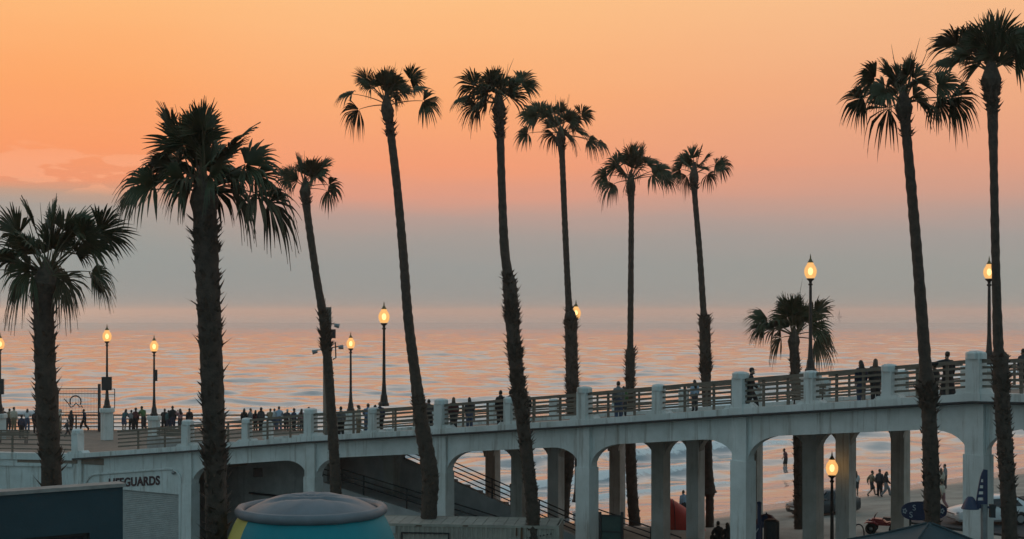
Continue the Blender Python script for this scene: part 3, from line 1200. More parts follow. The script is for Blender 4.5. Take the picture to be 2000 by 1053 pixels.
def palm(label, d, path, heart, blades, R, shag=(), fill=7, top=1.0, spears=2, seed=1, boot=0.16, sparse=(), zg=None):
    """path: (px, py, width px) down the trunk; blades: pixel centres of the fans seen against the sky"""
    rnd = random.Random(seed)
    x_l, y_l, w_l = path[-1]
    base0 = XY(x_l, d)
    zb = float(ground_z(np.array([base0.x]), np.array([base0.y]))[0]) if zg is None else zg
    yg = GROUND_Y(d, zb - 0.15)
    pts = [(PX(x, y, d), w * (0.90 if w < 38 else 1.0) * d / FPX / 2, y) for x, y, w in path]
    if y_l < yg - 5:
        dx = (path[-1][0] - path[-2][0]) / max(1.0, path[-1][1] - path[-2][1]) * 0.35
        pts.append((PX(x_l + dx * (yg - y_l), yg, d), w_l * 1.12 * d / FPX / 2, yg))
    base = pts[-1][0]
    root = thing('palm_tree', label, 'palm tree', base, 'fan palms by the pier')
    # smooth interpolation down the trunk
    P, Rr, Y = [], [], []
    for i in range(len(pts) - 1):
        p0, p1, p2, p3 = pts[max(i - 1, 0)], pts[i], pts[i + 1], pts[min(i + 2, len(pts) - 1)]
        nn = max(3, int((p1[0] - p2[0]).length / 0.22))
        for j in range(nn):
            t = j / nn
            q = 0.5 * ((2 * p1[0]) + (p2[0] - p0[0]) * t + (2 * p0[0] - 5 * p1[0] + 4 * p2[0] - p3[0]) * t * t + (3 * p1[0] - p0[0] - 3 * p2[0] + p3[0]) * t ** 3)
            P.append(q)
            Rr.append(p1[1] + (p2[1] - p1[1]) * t)
            Y.append(p1[2] + (p2[2] - p1[2]) * t)
    P.append(pts[-1][0])
    Rr.append(pts[-1][1])
    Y.append(pts[-1][2])
    rings = [r * (1 + (0.05 if i % 2 else -0.03) + rnd.uniform(-0.04, 0.04)) for i, r in enumerate(Rr)]
    tr = autosmooth(MB().tube(P, rings, 14).build('trunk', M_bark, root), 60)
    # old leaf bases: short upturned stubs wrapped around the trunk
    def stubs(y0, y1, dens, ln, hang=0.0):
        mb = MB()
        clump = 1.0
        for i in range(len(P) - 1):
            if not (y0 <= Y[i] <= y1):
                continue
            clump = (0.25 + 1.9 * rnd.random() ** 2) if i % 3 == 0 else clump
            n = clump * dens * (2 * math.pi * Rr[i]) * (P[i] - P[i + 1]).length
            n = int(n) + (1 if rnd.random() < n % 1 else 0)
            ax = (P[i] - P[i + 1]).normalized()
            for _ in range(n):
                an = rnd.uniform(0, 2 * math.pi)
                o_ = Vector((math.cos(an), math.sin(an), 0))
                tg = Vector((-o_.y, o_.x, 0))
                q = P[i].lerp(P[i + 1], rnd.random()) + o_ * Rr[i] * 0.86
                l_ = ln * (0.45 + 1.35 * rnd.random() ** 1.8)
                w_ = 0.055 * rnd.uniform(0.7, 1.5) * (ln / 0.16) ** 0.5
                hg = hang if rnd.random() > 0.25 else -0.6
                dr = (o_ * rnd.uniform(0.45, 0.95) + Vector((0, 0, (0.8 if hg <= 0 else -hg) * rnd.uniform(0.5, 1.3))) + tg * rnd.uniform(-0.3, 0.3)).normalized()
                tip = q + dr * l_
                k_ = o_ * 0.03
                mb.add([q - tg * w_, q + tg * w_, q + dr * l_ * 0.6 + tg * w_ * 0.55 + k_, tip + o_ * 0.02, q + dr * l_ * 0.6 - tg * w_ * 0.55 + k_, q - dr * 0.02 + o_ * 0.07],
                       [(0, 1, 2, 3, 4), (0, 5, 1), (1, 5, 2), (2, 5, 3), (3, 5, 4), (4, 5, 0)])
        if mb.v:
            o = mb.build('leaf_bases', M_boot, tr)
            o['kind'] = 'stuff'
    for sh in shag:
        stubs(*sh)
    # the crown: bud wrapped in leaf sheaths, then the fans
    Hh = PX(heart[0], heart[1], d)
    r0 = Rr[0]
    top_p = P[0]
    mb = MB()
    mb.tube([top_p + Vector((0, 0, -0.25)), top_p.lerp(Hh, 0.35), top_p.lerp(Hh, 0.8), Hh + Vector((0, 0, 0.25)), Hh + Vector((0, 0, 0.6))],
            [r0 * 1.0, r0 * 1.35, r0 * 1.15, r0 * 0.7, r0 * 0.15], 10)
    crown = mb.build('crown', M_boot, root)
    for i, bl in enumerate(blades):
        bx, by = bl[0], bl[1]
        c = PX(bx, by, d)
        v = c - Hh
        rad2 = math.hypot(v.x, v.z)
        dep = bl[2] if len(bl) > 2 else rnd.choice((-1, 1)) * rnd.uniform(0.15, 0.75)
        if rad2 > 1.6 * R:
            dep *= 0.5
        c = c + Vector((0, dep, 0))
        v = c - Hh
        low = v.z / max(0.1, v.length)
        dr = 0.80 - 0.55 * low + rnd.uniform(-0.1, 0.1)
        dr = min(max(dr, 0.10), 1.25)
        C = Hh + v * max(0.5, 1.0 - 0.40 * R / max(0.3, v.length)) + Vector((0, 0, 0.20 * R * dr))
        frond(crown, Hh + Vector((rnd.uniform(-.5, .5), rnd.uniform(-.5, .5), rnd.uniform(-0.2, 0.2))) * r0, C, R * 0.98 * rnd.uniform(0.78, 1.08), rnd, dr, old=(low < -0.15))
    for i in range(fill // 2):
        an = rnd.uniform(0, 2 * math.pi)
        el = rnd.uniform(40, 85)
        e = math.radians(el)
        ll = R * rnd.uniform(0.55, 0.85) * top
        dirv = Vector((math.cos(an) * math.cos(e) * 0.8, math.sin(an) * math.cos(e), math.sin(e)))
        frond(crown, Hh, Hh + dirv * ll, R * rnd.uniform(0.85, 1.05), rnd, 0.42 + 0.3 * (1 - math.sin(e)), young=(el > 62))
    for i in range(spears):
        spear(crown, Hh, Hh + Vector((rnd.uniform(-0.5, 0.5), rnd.uniform(-0.4, 0.4), 1.0)) * (1.75 * R * top * rnd.uniform(0.85, 1.1)))
    return root


palm('thick shaggy fan palm cut off by the left edge of the picture', 43.0,
     [(84, 560, 38), (86, 640, 39), (90, 760, 42), (97, 880, 41), (101, 950, 39)], (90, 540),
     [(95, 420), (126, 425), (57, 418), (15, 440), (8, 505), (190, 452), (165, 480), (196, 545), (40, 545), (20, 578), (112, 568), (150, 430), (70, 560), (-40, 470), (-30, 540), (175, 462), (212, 562), (130, 455), (100, 465), (58, 470), (215, 440), (30, 480), (150, 575)],
     1.18, [(545, 2000, 34, 0.27)], 9, 1.1, 3, 11)
palm('tallest thick shaggy fan palm with a huge ragged crown left of centre', 40.0,
     [(400, 405, 42), (402, 470, 48), (410, 640, 45), (418, 840, 42), (423, 1053, 42)], (397, 372),
     [(391, 255), (350, 262), (325, 232), (405, 232), (322, 296), (472, 272), (512, 315), (294, 338), (245, 398), (362, 400), (425, 402), (488, 402), (540, 400), (535, 352), (380, 300), (420, 300), (270, 370), (358, 325), (432, 340), (450, 300), (478, 340), (308, 318), (338, 368), (560, 425), (400, 270), (370, 240)],
     1.30, [(430, 2000, 34, 0.27)], 9, 1.1, 3, 23)
palm('slim fan palm leaning left beside the camera pole, smallest of the tall crowns', 68.0,
     [(596, 378, 19), (602, 430, 16), (618, 540, 16), (632, 625, 19), (641, 720, 20), (652, 880, 22), (656, 965, 24)], (596, 368),
     [(560, 332), (588, 322), (618, 325), (640, 322), (658, 366), (657, 388), (573, 348), (610, 345), (630, 345), (548, 345), (600, 330)],
     1.05, [(375, 400, 60, 0.2), (598, 690, 70, 0.26), (690, 990, 14, 0.10)], 6, 0.95, 2, 31)
palm('tall slim curved fan palm with a drooping left frond pair, left of centre', 62.0,
     [(758, 222, 22), (763, 260, 17), (775, 360, 18), (787, 490, 19), (797, 620, 21), (812, 740, 24), (824, 830, 32), (840, 930, 36), (838, 1005, 34)], (755, 205),
     [(752, 152), (730, 158), (778, 158), (668, 185), (682, 226), (705, 146), (812, 143), (826, 176), (845, 203), (740, 180), (765, 175), (795, 170), (715, 170)],
     1.08, [(205, 262, 80, 0.24), (770, 1010, 45, 0.16)], 8, 1.0, 3, 41)
palm('tall fan palm with dense round crown at the centre, shaggy lower trunk', 60.0,
     [(975, 215, 22), (977, 262, 17), (980, 360, 17), (985, 480, 20), (992, 535, 22), (996, 560, 30), (1003, 660, 30), (1013, 760, 30), (1028, 880, 28), (1041, 1015, 28)], (975, 203),
     [(980, 152), (953, 155), (1012, 158), (995, 172), (912, 162), (893, 195), (912, 220), (936, 216), (1012, 190), (960, 178), (1032, 152), (985, 170), (940, 175)],
     1.10, [(205, 265, 80, 0.24), (535, 860, 55, 0.24), (860, 1060, 25, 0.14)], 8, 1.0, 4, 53)
palm('slim fan palm beyond the bridge with its trunk beside a lamp, right of centre', 84.0,
     [(1095, 275, 18), (1098, 310, 13), (1103, 430, 13), (1109, 560, 14), (1112, 606, 17), (1114, 620, 26), (1117, 720, 27), (1118, 800, 26), (1110, 900, 26), (1102, 960, 28), (1097, 1053, 26)], (1095, 264),
     [(1094, 206), (1066, 214), (1030, 224), (1147, 218), (1014, 267), (1070, 275), (1140, 258), (1165, 287), (1106, 280), (1043, 214), (1183, 292), (1110, 225), (1080, 235)],
     1.32, [(262, 300, 50, 0.24), (598, 800, 40, 0.28), (800, 1100, 30, 0.2)], 8, 1.0, 3, 61)
palm('straight slim fan palm beyond the bridge with a shaggy collar above the rail', 81.0,
     [(1232, 372, 16), (1233, 420, 12), (1232, 560, 13), (1231, 676, 14), (1231, 692, 22), (1230, 780, 19), (1232, 900, 24), (1236, 980, 24), (1243, 1053, 26)], (1232, 352),
     [(1232, 298), (1210, 303), (1255, 298), (1276, 312), (1302, 332), (1312, 352), (1168, 346), (1183, 377), (1241, 358), (1290, 346), (1213, 332), (1197, 314), (1240, 320)],
     1.28, [(345, 390, 50, 0.24), (680, 765, 45, 0.28), (765, 1060, 22, 0.16)], 7, 0.95, 2, 71)
palm('slim fan palm beyond the bridge with a small wind-blown crown and dark collar below', 78.0,
     [(1355, 352, 16), (1358, 395, 12), (1367, 500, 13), (1374, 608, 14), (1376, 622, 24), (1378, 700, 24), (1380, 780, 20), (1383, 900, 19), (1385, 942, 22), (1385, 962, 34), (1386, 972, 18), (1386, 1053, 19)], (1356, 338),
     [(1350, 298), (1370, 296), (1386, 303), (1332, 308), (1410, 322), (1396, 350), (1334, 360), (1320, 332), (1376, 326), (1420, 324), (1345, 318)],
     1.05, [(338, 372, 50, 0.22), (612, 755, 45, 0.28)], 6, 0.95, 2, 83)
palm('short young fan palm behind the bridge rail beside a lit lamp', 75.0,
     [(1550, 672, 20), (1552, 700, 21), (1556, 780, 21), (1560, 900, 22), (1562, 1053, 24)], (1551, 658),
     [(1550, 600), (1530, 605), (1575, 610), (1606, 605), (1622, 660), (1480, 620), (1492, 642), (1505, 680), (1610, 682), (1595, 627), (1540, 625), (1474, 642), (1565, 635)],
     1.48, [(655, 760, 40, 0.2), (760, 1060, 20, 0.16)], 14, 1.2, 1, 97)
palm('tall fan palm in front of the bridge with wide ragged crown at right', 46.0,
     [(1766, 215, 28), (1770, 258, 20), (1781, 380, 22), (1793, 520, 23), (1803, 650, 25), (1808, 720, 27), (1811, 755, 38), (1814, 800, 32), (1818, 900, 34), (1822, 1053, 34)], (1765, 200),
     [(1742, 140), (1766, 130), (1803, 135), (1681, 153), (1704, 190), (1665, 200), (1727, 235), (1846, 168), (1808, 190), (1858, 210), (1780, 162), (1876, 208), (1718, 165), (1825, 215), (1755, 165)],
     1.12, [(195, 262, 80, 0.2), (735, 800, 55, 0.2), (800, 1100, 45, 0.14)], 8, 1.0, 4, 101)
palm('tallest fan palm at the right edge, its crown cut off by the picture', 43.0,
     [(1936, 162, 32), (1938, 200, 24), (1941, 330, 17), (1945, 520, 18), (1950, 680, 22), (1954, 700, 34), (1958, 800, 32), (1966, 920, 32), (1972, 1053, 32)], (1936, 143),
     [(1894, 68), (1917, 64), (1951, 55), (1841, 82), (1862, 114), (1917, 104), (1990, 64), (1992, 104), (1955, 112), (1880, 95), (2022, 72), (1935, 85), (1975, 85), (2030, 110)],
     1.15, [(140, 215, 70, 0.2), (692, 760, 55, 0.18), (760, 1100, 40, 0.14)], 8, 1.0, 4, 113)

# ------------------------------------------------------------------ street lamps


def glow_mat(name, col, st):
    m = bpy.data.materials.new(name)
    m.use_nodes = True
    nt = m.node_tree
    nt.nodes.remove(nt.nodes['Principled BSDF'])
    e = nt.nodes.new('ShaderNodeEmission')
    e.inputs[0].default_value = (*col, 1)
    e.inputs[1].default_value = st
    out = nt.nodes['Material Output']
    return m, nt, e, out


M_bulb, nt_, e_, out_ = glow_mat('lit_bulb', (1.0, 0.80, 0.42), 3.0)
nt_.links.new(e_.outputs[0], out_.inputs[0])
M_globe, nt_, e_, out_ = glow_mat('amber_lamp_glass', (1.0, 0.52, 0.17), 1.25)
tr_ = nt_.nodes.new('ShaderNodeBsdfTransparent')
tr_.inputs[0].default_value = (1.0, 0.86, 0.62, 1)
gl_ = nt_.nodes.new('ShaderNodeBsdfGlossy')
gl_.inputs['Roughness'].default_value = 0.15
nn_ = nt_.nodes.new('ShaderNodeTexNoise')
nn_.inputs['Scale'].default_value = 9.0
mr_ = nt_.nodes.new('ShaderNodeMapRange')
mr_.inputs[3].default_value = 0.42
mr_.inputs[4].default_value = 0.62
nt_.links.new(nn_.outputs[0], mr_.inputs[0])
ms_ = nt_.nodes.new('ShaderNodeMixShader')
nt_.links.new(mr_.outputs[0], ms_.inputs[0])
nt_.links.new(tr_.outputs[0], ms_.inputs[1])
nt_.links.new(e_.outputs[0], ms_.inputs[2])
ms2 = nt_.nodes.new('ShaderNodeMixShader')
ms2.inputs[0].default_value = 0.06
nt_.links.new(ms_.outputs[0], ms2.inputs[1])
nt_.links.new(gl_.outputs[0], ms2.inputs[2])
nt_.links.new(ms2.outputs[0], out_.inputs[0])


def lamp(label, px, ytop, ybase, d, box=None, pedestal=None, zfoot=None):
    top = PX(px - 1, ytop, d)
    base = PX(px + 3, ybase, d)
    H = top.z - base.z
    foot = base.copy()
    if pedestal is not None:
        foot.z = pedestal
    o = thing('street_lamp', label, 'lamp', foot, 'lit globe lamps of the pier')
    s = 1.12 * min(1.1, H / 5.2)
    z = lambda v: base.z + v
    c = Vector((base.x, base.y, 0))
    if pedestal is not None:
        mb = MB()
        mb.box((c.x, c.y, (pedestal + base.z - 0.1) / 2), (0.62, 0.62, base.z - 0.1 - pedestal), 0.7)
        mb.lathe((c.x, c.y, base.z - 0.30), [(0.02, 0.0), (0.50, 0.0), (0.52, 0.06), (0.52, 0.26), (0.46, 0.298), (0.02, 0.298)], 8)
        mb.build('pedestal', M_white, o)
    hg = H - 1.02 * s
    MB().lathe(c, [(0.26, z(0)), (0.26, z(0.12)), (0.20, z(0.2)), (0.17, z(0.5)), (0.13, z(0.62)), (0.11, z(0.9)), (0.085, z(1.3)),
                   (0.065, z(hg - 0.5)), (0.06, z(hg - 0.28)), (0.10, z(hg - 0.26)), (0.10, z(hg - 0.20)), (0.06, z(hg - 0.17)), (0.075, z(hg - 0.08)), (0.17, z(hg)), (0.17, z(hg + 0.05)), (0.01, z(hg + 0.05))], 12).build('pole', M_iron, o)
    zb = z(hg + 0.06)
    gl = MB().lathe(c, [(0.15 * s, zb), (0.215 * s, zb + 0.10 * s), (0.245 * s, zb + 0.22 * s), (0.245 * s, zb + 0.32 * s), (0.215 * s, zb + 0.42 * s), (0.15 * s, zb + 0.52 * s), (0.10 * s, zb + 0.62 * s)], 14).build('globe', M_globe, o, smooth=True)
    MB().ball((c.x, c.y, zb + 0.27 * s), (0.10 * s, 0.10 * s, 0.15 * s)).build('bulb', M_bulb, gl, smooth=True)
    MB().lathe(c, [(0.12 * s, zb + 0.61 * s), (0.11 * s, zb + 0.64 * s), (0.09 * s, zb + 0.655 * s), (0.05 * s, zb + 0.74 * s), (0.025 * s, zb + 0.78 * s), (0.03 * s, zb + 0.82 * s), (0.004, zb + 0.96 * s)], 12).build('finial', mat('aged_brass', (0.20, 0.14, 0.06), 0.6, 0.3, 8), o, smooth=True)
    if box:
        yb, hb, wb, dx = box
        q = PX(px + 2 + dx, yb, d) + Vector((0, -0.18, 0))
        MB().box(q, (wb * d / FPX, 0.26, hb * d / FPX), 0.15).build('equipment_box', M_black, o)
    return o


dl = on_row(748, 0.06)
lamp('lit lamp standing on a white rail post left of the centre palms', 747, 588, 793, dl)
lamp('lit lamp close right of the camera pole on the plaza', 682, 648, 803, 92.5, pedestal=PLZ)
lamp('lit lamp with a small box halfway up, right of the white pedestal lamp', 298, 653, 812, 97.0, box=(733, 22, 7, 5), pedestal=PLZ)
lamp('lit lamp on a tall white pedestal beside the fence gate', 206, 632, 797, 95.0, box=(749, 26, 19, 2), pedestal=PLZ)
lamp('lit lamp with a dark box at the far left edge', -3, 648, 808, 96.0, box=(755, 30, 20, 0), pedestal=PLZ)
lamp('lit lamp rising behind the short young palm on the bridge', 1580, 495, 727, 64.0, pedestal=deck_z(13.6, 64.0))
lamp('lit lamp left of the tallest right hand palm trunk', 1929, 500, 712, 61.0, pedestal=deck_z(20.8, 61.0) or 9.0)
q = XY(1121, 88.5)
lamp('lit lamp half hidden behind a palm trunk right of centre', 1122, 585, GROUND_Y(88.5, 0.4), 88.5, pedestal=None)
lamp('lit lamp on the beach seen under the arch between two pillars', 1622, 880, GROUND_Y(63.0, FLAT), 63.0)
lamp('lit lamp half hidden by a pillar under the middle arch', 1357, 876, GROUND_Y(80.0, 0.5), 80.0)

# ------------------------------------------------------------------ people
SKINS = [mat('skin_fair', (0.42, 0.27, 0.20), 0.6, 0.1, 6), mat('skin_tan', (0.26, 0.15, 0.10), 0.6, 0.1, 6)]
M_hair_d = mat('dark_hair', (0.025, 0.017, 0.012), 0.6, 0.3, 12)
M_hair_b = mat('brown_hair', (0.09, 0.05, 0.028), 0.6, 0.3, 12)


def cloth(name, c):
    return mat('cloth_' + name, c, 0.85, 0.18, 9, bump=0.1, bscale=30)


CL = {n: cloth(n, c) for n, c in dict(black=(0.02, 0.02, 0.022), charcoal=(0.05, 0.05, 0.055), navy=(0.03, 0.04, 0.075), grey=(0.20, 0.20, 0.21),
                                        white=(0.55, 0.55, 0.56), blue=(0.12, 0.20, 0.34), paleblue=(0.32, 0.40, 0.50), maroon=(0.10, 0.025, 0.03), green=(0.07, 0.14, 0.05), lime=(0.28, 0.36, 0.06),
                                        khaki=(0.22, 0.17, 0.11), teal=(0.05, 0.13, 0.14), cream=(0.50, 0.44, 0.36), denim=(0.07, 0.10, 0.17), rose=(0.32, 0.16, 0.16)).items()}


def V(*a):
    return Vector(a)


def pose_joints(pose):
    J = dict(pelvis=V(0, 0, .93), waist=V(0, 0, 1.08), chest=V(0, 0, 1.28), neck=V(0, .01, 1.45), skull=V(0, .015, 1.56),
             shL=V(-.165, 0, 1.385), shR=V(.165, 0, 1.385), elL=V(-.21, -.03, 1.11), elR=V(.21, -.03, 1.11), wrL=V(-.21, .05, .87), wrR=V(.21, .05, .87), haL=V(-.205, .075, .79), haR=V(.205, .075, .79),
             hiL=V(-.085, 0, .88), hiR=V(.085, 0, .88), knL=V(-.095, .02, .49), knR=V(.095, .02, .49), anL=V(-.10, -.02, .085), anR=V(.10, -.02, .085), toL=V(-.115, .13, .035), toR=V(.115, .13, .035))
    if pose == 'lean':
        for k_, y in (('waist', .05), ('chest', .13), ('neck', .22), ('skull', .26), ('shL', .17), ('shR', .17)):
            J[k_] += V(0, y, -y * .25)
        J.update(elL=V(-.25, .28, 1.12), elR=V(.25, .28, 1.12), wrL=V(-.14, .46, 1.15), wrR=V(.14, .46, 1.15), haL=V(-.06, .50, 1.15), haR=V(.06, .50, 1.15), pelvis=V(0, -.03, .92))
        J['knR'] = V(.11, .08, .49)
        J['anR'] = V(.12, -.06, .085)
        J['toR'] = V(.14, .08, .035)
    if pose == 'walk':
        J.update(knL=V(-.09, .22, .53), anL=V(-.09, .30, .12), toL=V(-.09, .45, .10), knR=V(.09, -.02, .48), anR=V(.09, -.33, .14), toR=V(.09, -.22, .035),
                 elL=V(-.22, -.17, 1.13), wrL=V(-.22, -.17, .90), haL=V(-.215, -.14, .82), elR=V(.22, .10, 1.12), wrR=V(.21, .27, .96), haR=V(.205, .34, .91))
        for k_ in ('chest', 'neck', 'skull', 'shL', 'shR'):
            J[k_] += V(0, .04, 0)
    if pose == 'photo':
        J.update(elL=V(-.25, .20, 1.30), elR=V(.25, .20, 1.30), wrL=V(-.08, .30, 1.50), wrR=V(.08, .30, 1.50), haL=V(-.05, .32, 1.57), haR=V(.05, .32, 1.57))
    if pose == 'arm':
        J.update(elL=V(-.40, .05, 1.30), wrL=V(-.62, .12, 1.30), haL=V(-.70, .13, 1.30))
    if pose == 'wade':
        J.update(elL=V(-.30, .02, 1.16), wrL=V(-.38, .12, 1.0), haL=V(-.40, .16, .93), elR=V(.30, .02, 1.16), wrR=V(.38, .12, 1.0), haR=V(.40, .16, .93),
                 knL=V(-.12, .12, .50), anL=V(-.14, .02, .085), toL=V(-.15, .16, .035), chest=V(0, .06, 1.27), neck=V(0, .11, 1.43), skull=V(0, .13, 1.54), shL=V(-.165, .08, 1.37), shR=V(.165, .08, 1.37))
    if pose == 'sit':
        for k_ in J:
            if k_[:2] not in ('kn', 'an', 'to'):
                J[k_] = J[k_] + V(0, 0, -.48)
        J.update(knL=V(-.13, .42, .50), knR=V(.13, .42, .50), anL=V(-.13, .44, .085), anR=V(.13, .44, .085), toL=V(-.14, .58, .035), toR=V(.14, .58, .035),
                 elL=V(-.25, .10, .68), elR=V(.25, .10, .68), wrL=V(-.14, .33, .60), wrR=V(.14, .33, .60), haL=V(-.11, .40, .58), haR=V(.11, .40, .58))
    return J


BONES = [('pelvis', 'waist', 't'), ('waist', 'chest', 't'), ('chest', 'neck', 't'), ('neck', 'skull', 'h'),
         ('chest', 'shL', 't'), ('chest', 'shR', 't'), ('shL', 'elL', 'u'), ('shR', 'elR', 'u'), ('elL', 'wrL', 'f'), ('elR', 'wrR', 'f'), ('wrL', 'haL', 'x'), ('wrR', 'haR', 'x'),
         ('pelvis', 'hiL', 'p'), ('pelvis', 'hiR', 'p'), ('hiL', 'knL', 'p'), ('hiR', 'knR', 'p'), ('knL', 'anL', 'c'), ('knR', 'anR', 'c'), ('anL', 'toL', 's'), ('anR', 'toR', 's')]
RADII = dict(pelvis=(.18, .14), waist=(.17, .13), chest=(.195, .145), neck=(.058, .058), skull=(.06, .06), sh=(.088, .085), el=(.060, .058), wr=(.033, .030), ha=(.042, .022), hi=(.112, .112), kn=(.080, .078), an=(.056, .056), to=(.042, .030))
PCACHE = {}


def segdist(p, a, b):
    ab = b - a
    t = max(0.0, min(1.0, (p - a).dot(ab) / ab.length_squared))
    return (p - (a + ab * t)).length


def person_meshes(pose):
    if pose in PCACHE:
        return PCACHE[pose]
    J = pose_joints(pose)
    names = list(J)
    me = bpy.data.meshes.new('body')
    me.from_pydata([J[n] for n in names], [(names.index(a), names.index(b)) for a, b, _ in BONES], [])
    ob = bpy.data.objects.new('body', me)
    COL.objects.link(ob)
    md = ob.modifiers.new('skin', 'SKIN')
    md.branch_smoothing = 0.6
    sv = me.skin_vertices[0].data
    for i, n in enumerate(names):
        r = RADII.get(n) or RADII[n[:2]]
        sv[i].radius = r
        sv[i].use_root = (n == 'pelvis')
    sb = ob.modifiers.new('sub', 'SUBSURF')
    sb.levels = 1
    sb.render_levels = 1
    dg = bpy.context.evaluated_depsgraph_get()
    body = bpy.data.meshes.new_from_object(ob.evaluated_get(dg))
    bpy.data.objects.remove(ob)
    # head with brow, nose, chin and ears, and hands with five fingers, joined into the same mesh
    mb = MB()
    hc = J['skull'] + V(0, .018, .055)
    mb.ball(hc, (.078, .098, .120), 14, 10)
    mb.ball(hc + V(0, .055, -.075), (.046, .045, .045), 8, 6)
    mb.add([hc + V(-.012, .092, .0), hc + V(.012, .092, .0), hc + V(0, .122, -.035), hc + V(-.016, .094, -.042), hc + V(.016, .094, -.042)], [(0, 1, 2), (0, 2, 3), (1, 4, 2), (2, 4, 3)])
    for sx in (-1, 1):
        mb.ball(hc + V(sx * .08, -.005, -.01), (.012, .022, .032), 6, 5)
        mb.ball(hc + V(sx * .03, .086, .012), (.014, .010, .010), 6, 4)
    mb.ball(hc + V(0, .088, -.062), (.022, .010, .007), 6, 4)
    for sd_, sx in (('L', -1), ('R', 1)):
        h = J['ha' + sd_]
        dr = (J['ha' + sd_] - J['wr' + sd_]).normalized()
        ac = dr.cross(V(1, 0, 0)) if abs(dr.x) < 0.9 else dr.cross(V(0, 0, 1))
        ac.normalize()
        pn = dr.cross(ac).normalized() * sx
        for fi, (off, ln) in enumerate(((-.028, .062), (-.010, .074), (.009, .070), (.027, .055))):
            r0 = h + ac * off
            mb.tube([r0, r0 + dr * ln * .5 + pn * .004, r0 + dr * ln + pn * -.018], [.009, .008, .006], 5)
        r0 = h - dr * .03 + ac * -.035
        mb.tube([r0, r0 + dr * .03 - ac * .022, r0 + dr * .06 - ac * .026], [.011, .010, .007], 5)
    extra = mb.mesh('extra', [M_hair_d], True)
    bm = bmesh.new()
    bm.from_mesh(body)
    bm.from_mesh(extra)
    bm.to_mesh(body)
    bm.free()
    body.polygons.foreach_set('use_smooth', [True] * len(body.polygons))
    body.materials.clear()
    body.materials.append(SKINS[0])

    src = bmesh.new()
    src.from_mesh(body)
    src.normal_update()
    kinds = []
    for f in src.faces:
        c = f.calc_center_median()
        best, bk = 1e9, 't'
        for a, b, k_ in BONES:
            q = segdist(c, J[a], J[b]) - (0.05 if k_ == 't' else 0)
            if q < best:
                best, bk, bb = q, k_, (a, b)
        if (c - hc).length < .125:
            bk = 'h'
        if bk == 't' and bb[0] == 'pelvis' and c.z < J['waist'].z - .07:
            bk = 'p'
        kinds.append(bk)
    out = dict(body=body)
    for nm, ks, inf in (('shirt', 'tuf', .026), ('tee', 'tu', .024), ('trousers', 'pc', .022), ('shorts', 'p', .026), ('shoes', 's', .010)):
        vid, vs, fs = {}, [], []
        for f, k_ in zip(src.faces, kinds):
            if k_ in ks:
                idx = []
                for v in f.verts:
                    if v.index not in vid:
                        vid[v.index] = len(vs)
                        vs.append(v.co + v.normal * inf)
                    idx.append(vid[v.index])
                fs.append(idx)
        m_ = bpy.data.meshes.new(nm)
        m_.from_pydata(vs, [], fs)
        m_.polygons.foreach_set('use_smooth', [True] * len(m_.polygons))
        m_.materials.append(CL['grey'])
        out[nm] = m_
    src.free()
    # hair
    for nm in ('short_hair', 'long_hair', 'bun_hair', 'cap', 'sun_hat', 'hood'):
        mb = MB()
        vs = []
        if nm != 'hood':
            mb.ball(hc + V(0, -.016, .022), (.087, .098, .112), 12, 9)
        if nm == 'long_hair':
            mb.tube([hc + V(0, -.03, .07), hc + V(0, -.065, -.05), hc + V(0, -.10, -.17), hc + V(0, -.12, -.30), hc + V(0, -.11, -.40)], [.07, .098, .105, .085, .03], 10)
        if nm == 'bun_hair':
            mb.ball(hc + V(0, -.10, .07), .05, 8, 6)
        if nm == 'cap':
            mb.lathe(hc + V(0, -.005, .035), [(.094, 0), (.092, .05), (.06, .09), (.005, .10)], 12)
            mb.prism([hc + V(-.07, .07, .04), hc + V(.07, .07, .04), hc + V(.05, .19, .025), hc + V(-.05, .19, .025)], (0, 0, .012))
        if nm == 'sun_hat':
            mb.lathe(hc + V(0, -.005, .05), [(.19, -.02), (.10, 0), (.095, .07), (.06, .105), (.003, .11), ], 14)
        if nm == 'hood':
            mb.ball(hc + V(0, -.025, .0), (.105, .112, .14), 12, 9)
            mb.ball(hc + V(0, -.05, -.17), (.14, .11, .08), 12, 8)
        out[nm] = mb.mesh(nm, [M_hair_d], True)
    # skirt
    a0 = J['waist']
    mb = MB()
    p_ = J['pelvis']
    mb.lathe(V(p_.x, p_.y, p_.z), [(.135, .15), (.175, 0), (.21, -.2), (.25, -.45), (.29, -.75)], 16)
    out['skirt'] = mb.mesh('skirt', [CL['black']], True)
    PCACHE[pose] = out
    return out


def add_part(parent, name, me, m):
    o = bpy.data.objects.new(name, me)
    COL.objects.link(o)
    o.parent = parent
    o.material_slots[0].link = 'OBJECT'
    o.material_slots[0].material = m
    return o


def person(label, loc, pose, face, h, top, bottom, head='short_hair', hm=None, tee=False, shorts=False, skirt=False, skin=0, group=None):
    P_ = person_meshes(pose)
    o = bpy.data.objects.new('person', P_['body'])
    COL.objects.link(o)
    o.material_slots[0].link = 'OBJECT'
    o.material_slots[0].material = SKINS[skin]
    o.location = loc
    o.rotation_euler = (0, 0, math.radians(face))
    s = h / 1.735
    o.scale = (s, s, s)
    tag(o, label, 'person', group)
    add_part(o, 'shirt', P_['tee' if tee else 'shirt'], CL[top])
    add_part(o, 'skirt' if skirt else ('shorts' if shorts else 'trousers'), P_['skirt' if skirt else ('shorts' if shorts else 'trousers')], CL[bottom])
    add_part(o, 'shoes', P_['shoes'], CL['charcoal'])
    nm = {'cap': 'cap', 'sun_hat': 'sun_hat', 'hood': 'hood'}.get(head, 'hair')
    add_part(o, nm, P_[head], hm or M_hair_d)
    return o


def stand_z(x, y):
    z = deck_z(x, y)
    if z is None and in_poly(x, y, plaza_pts):
        z = PLZ
    return z


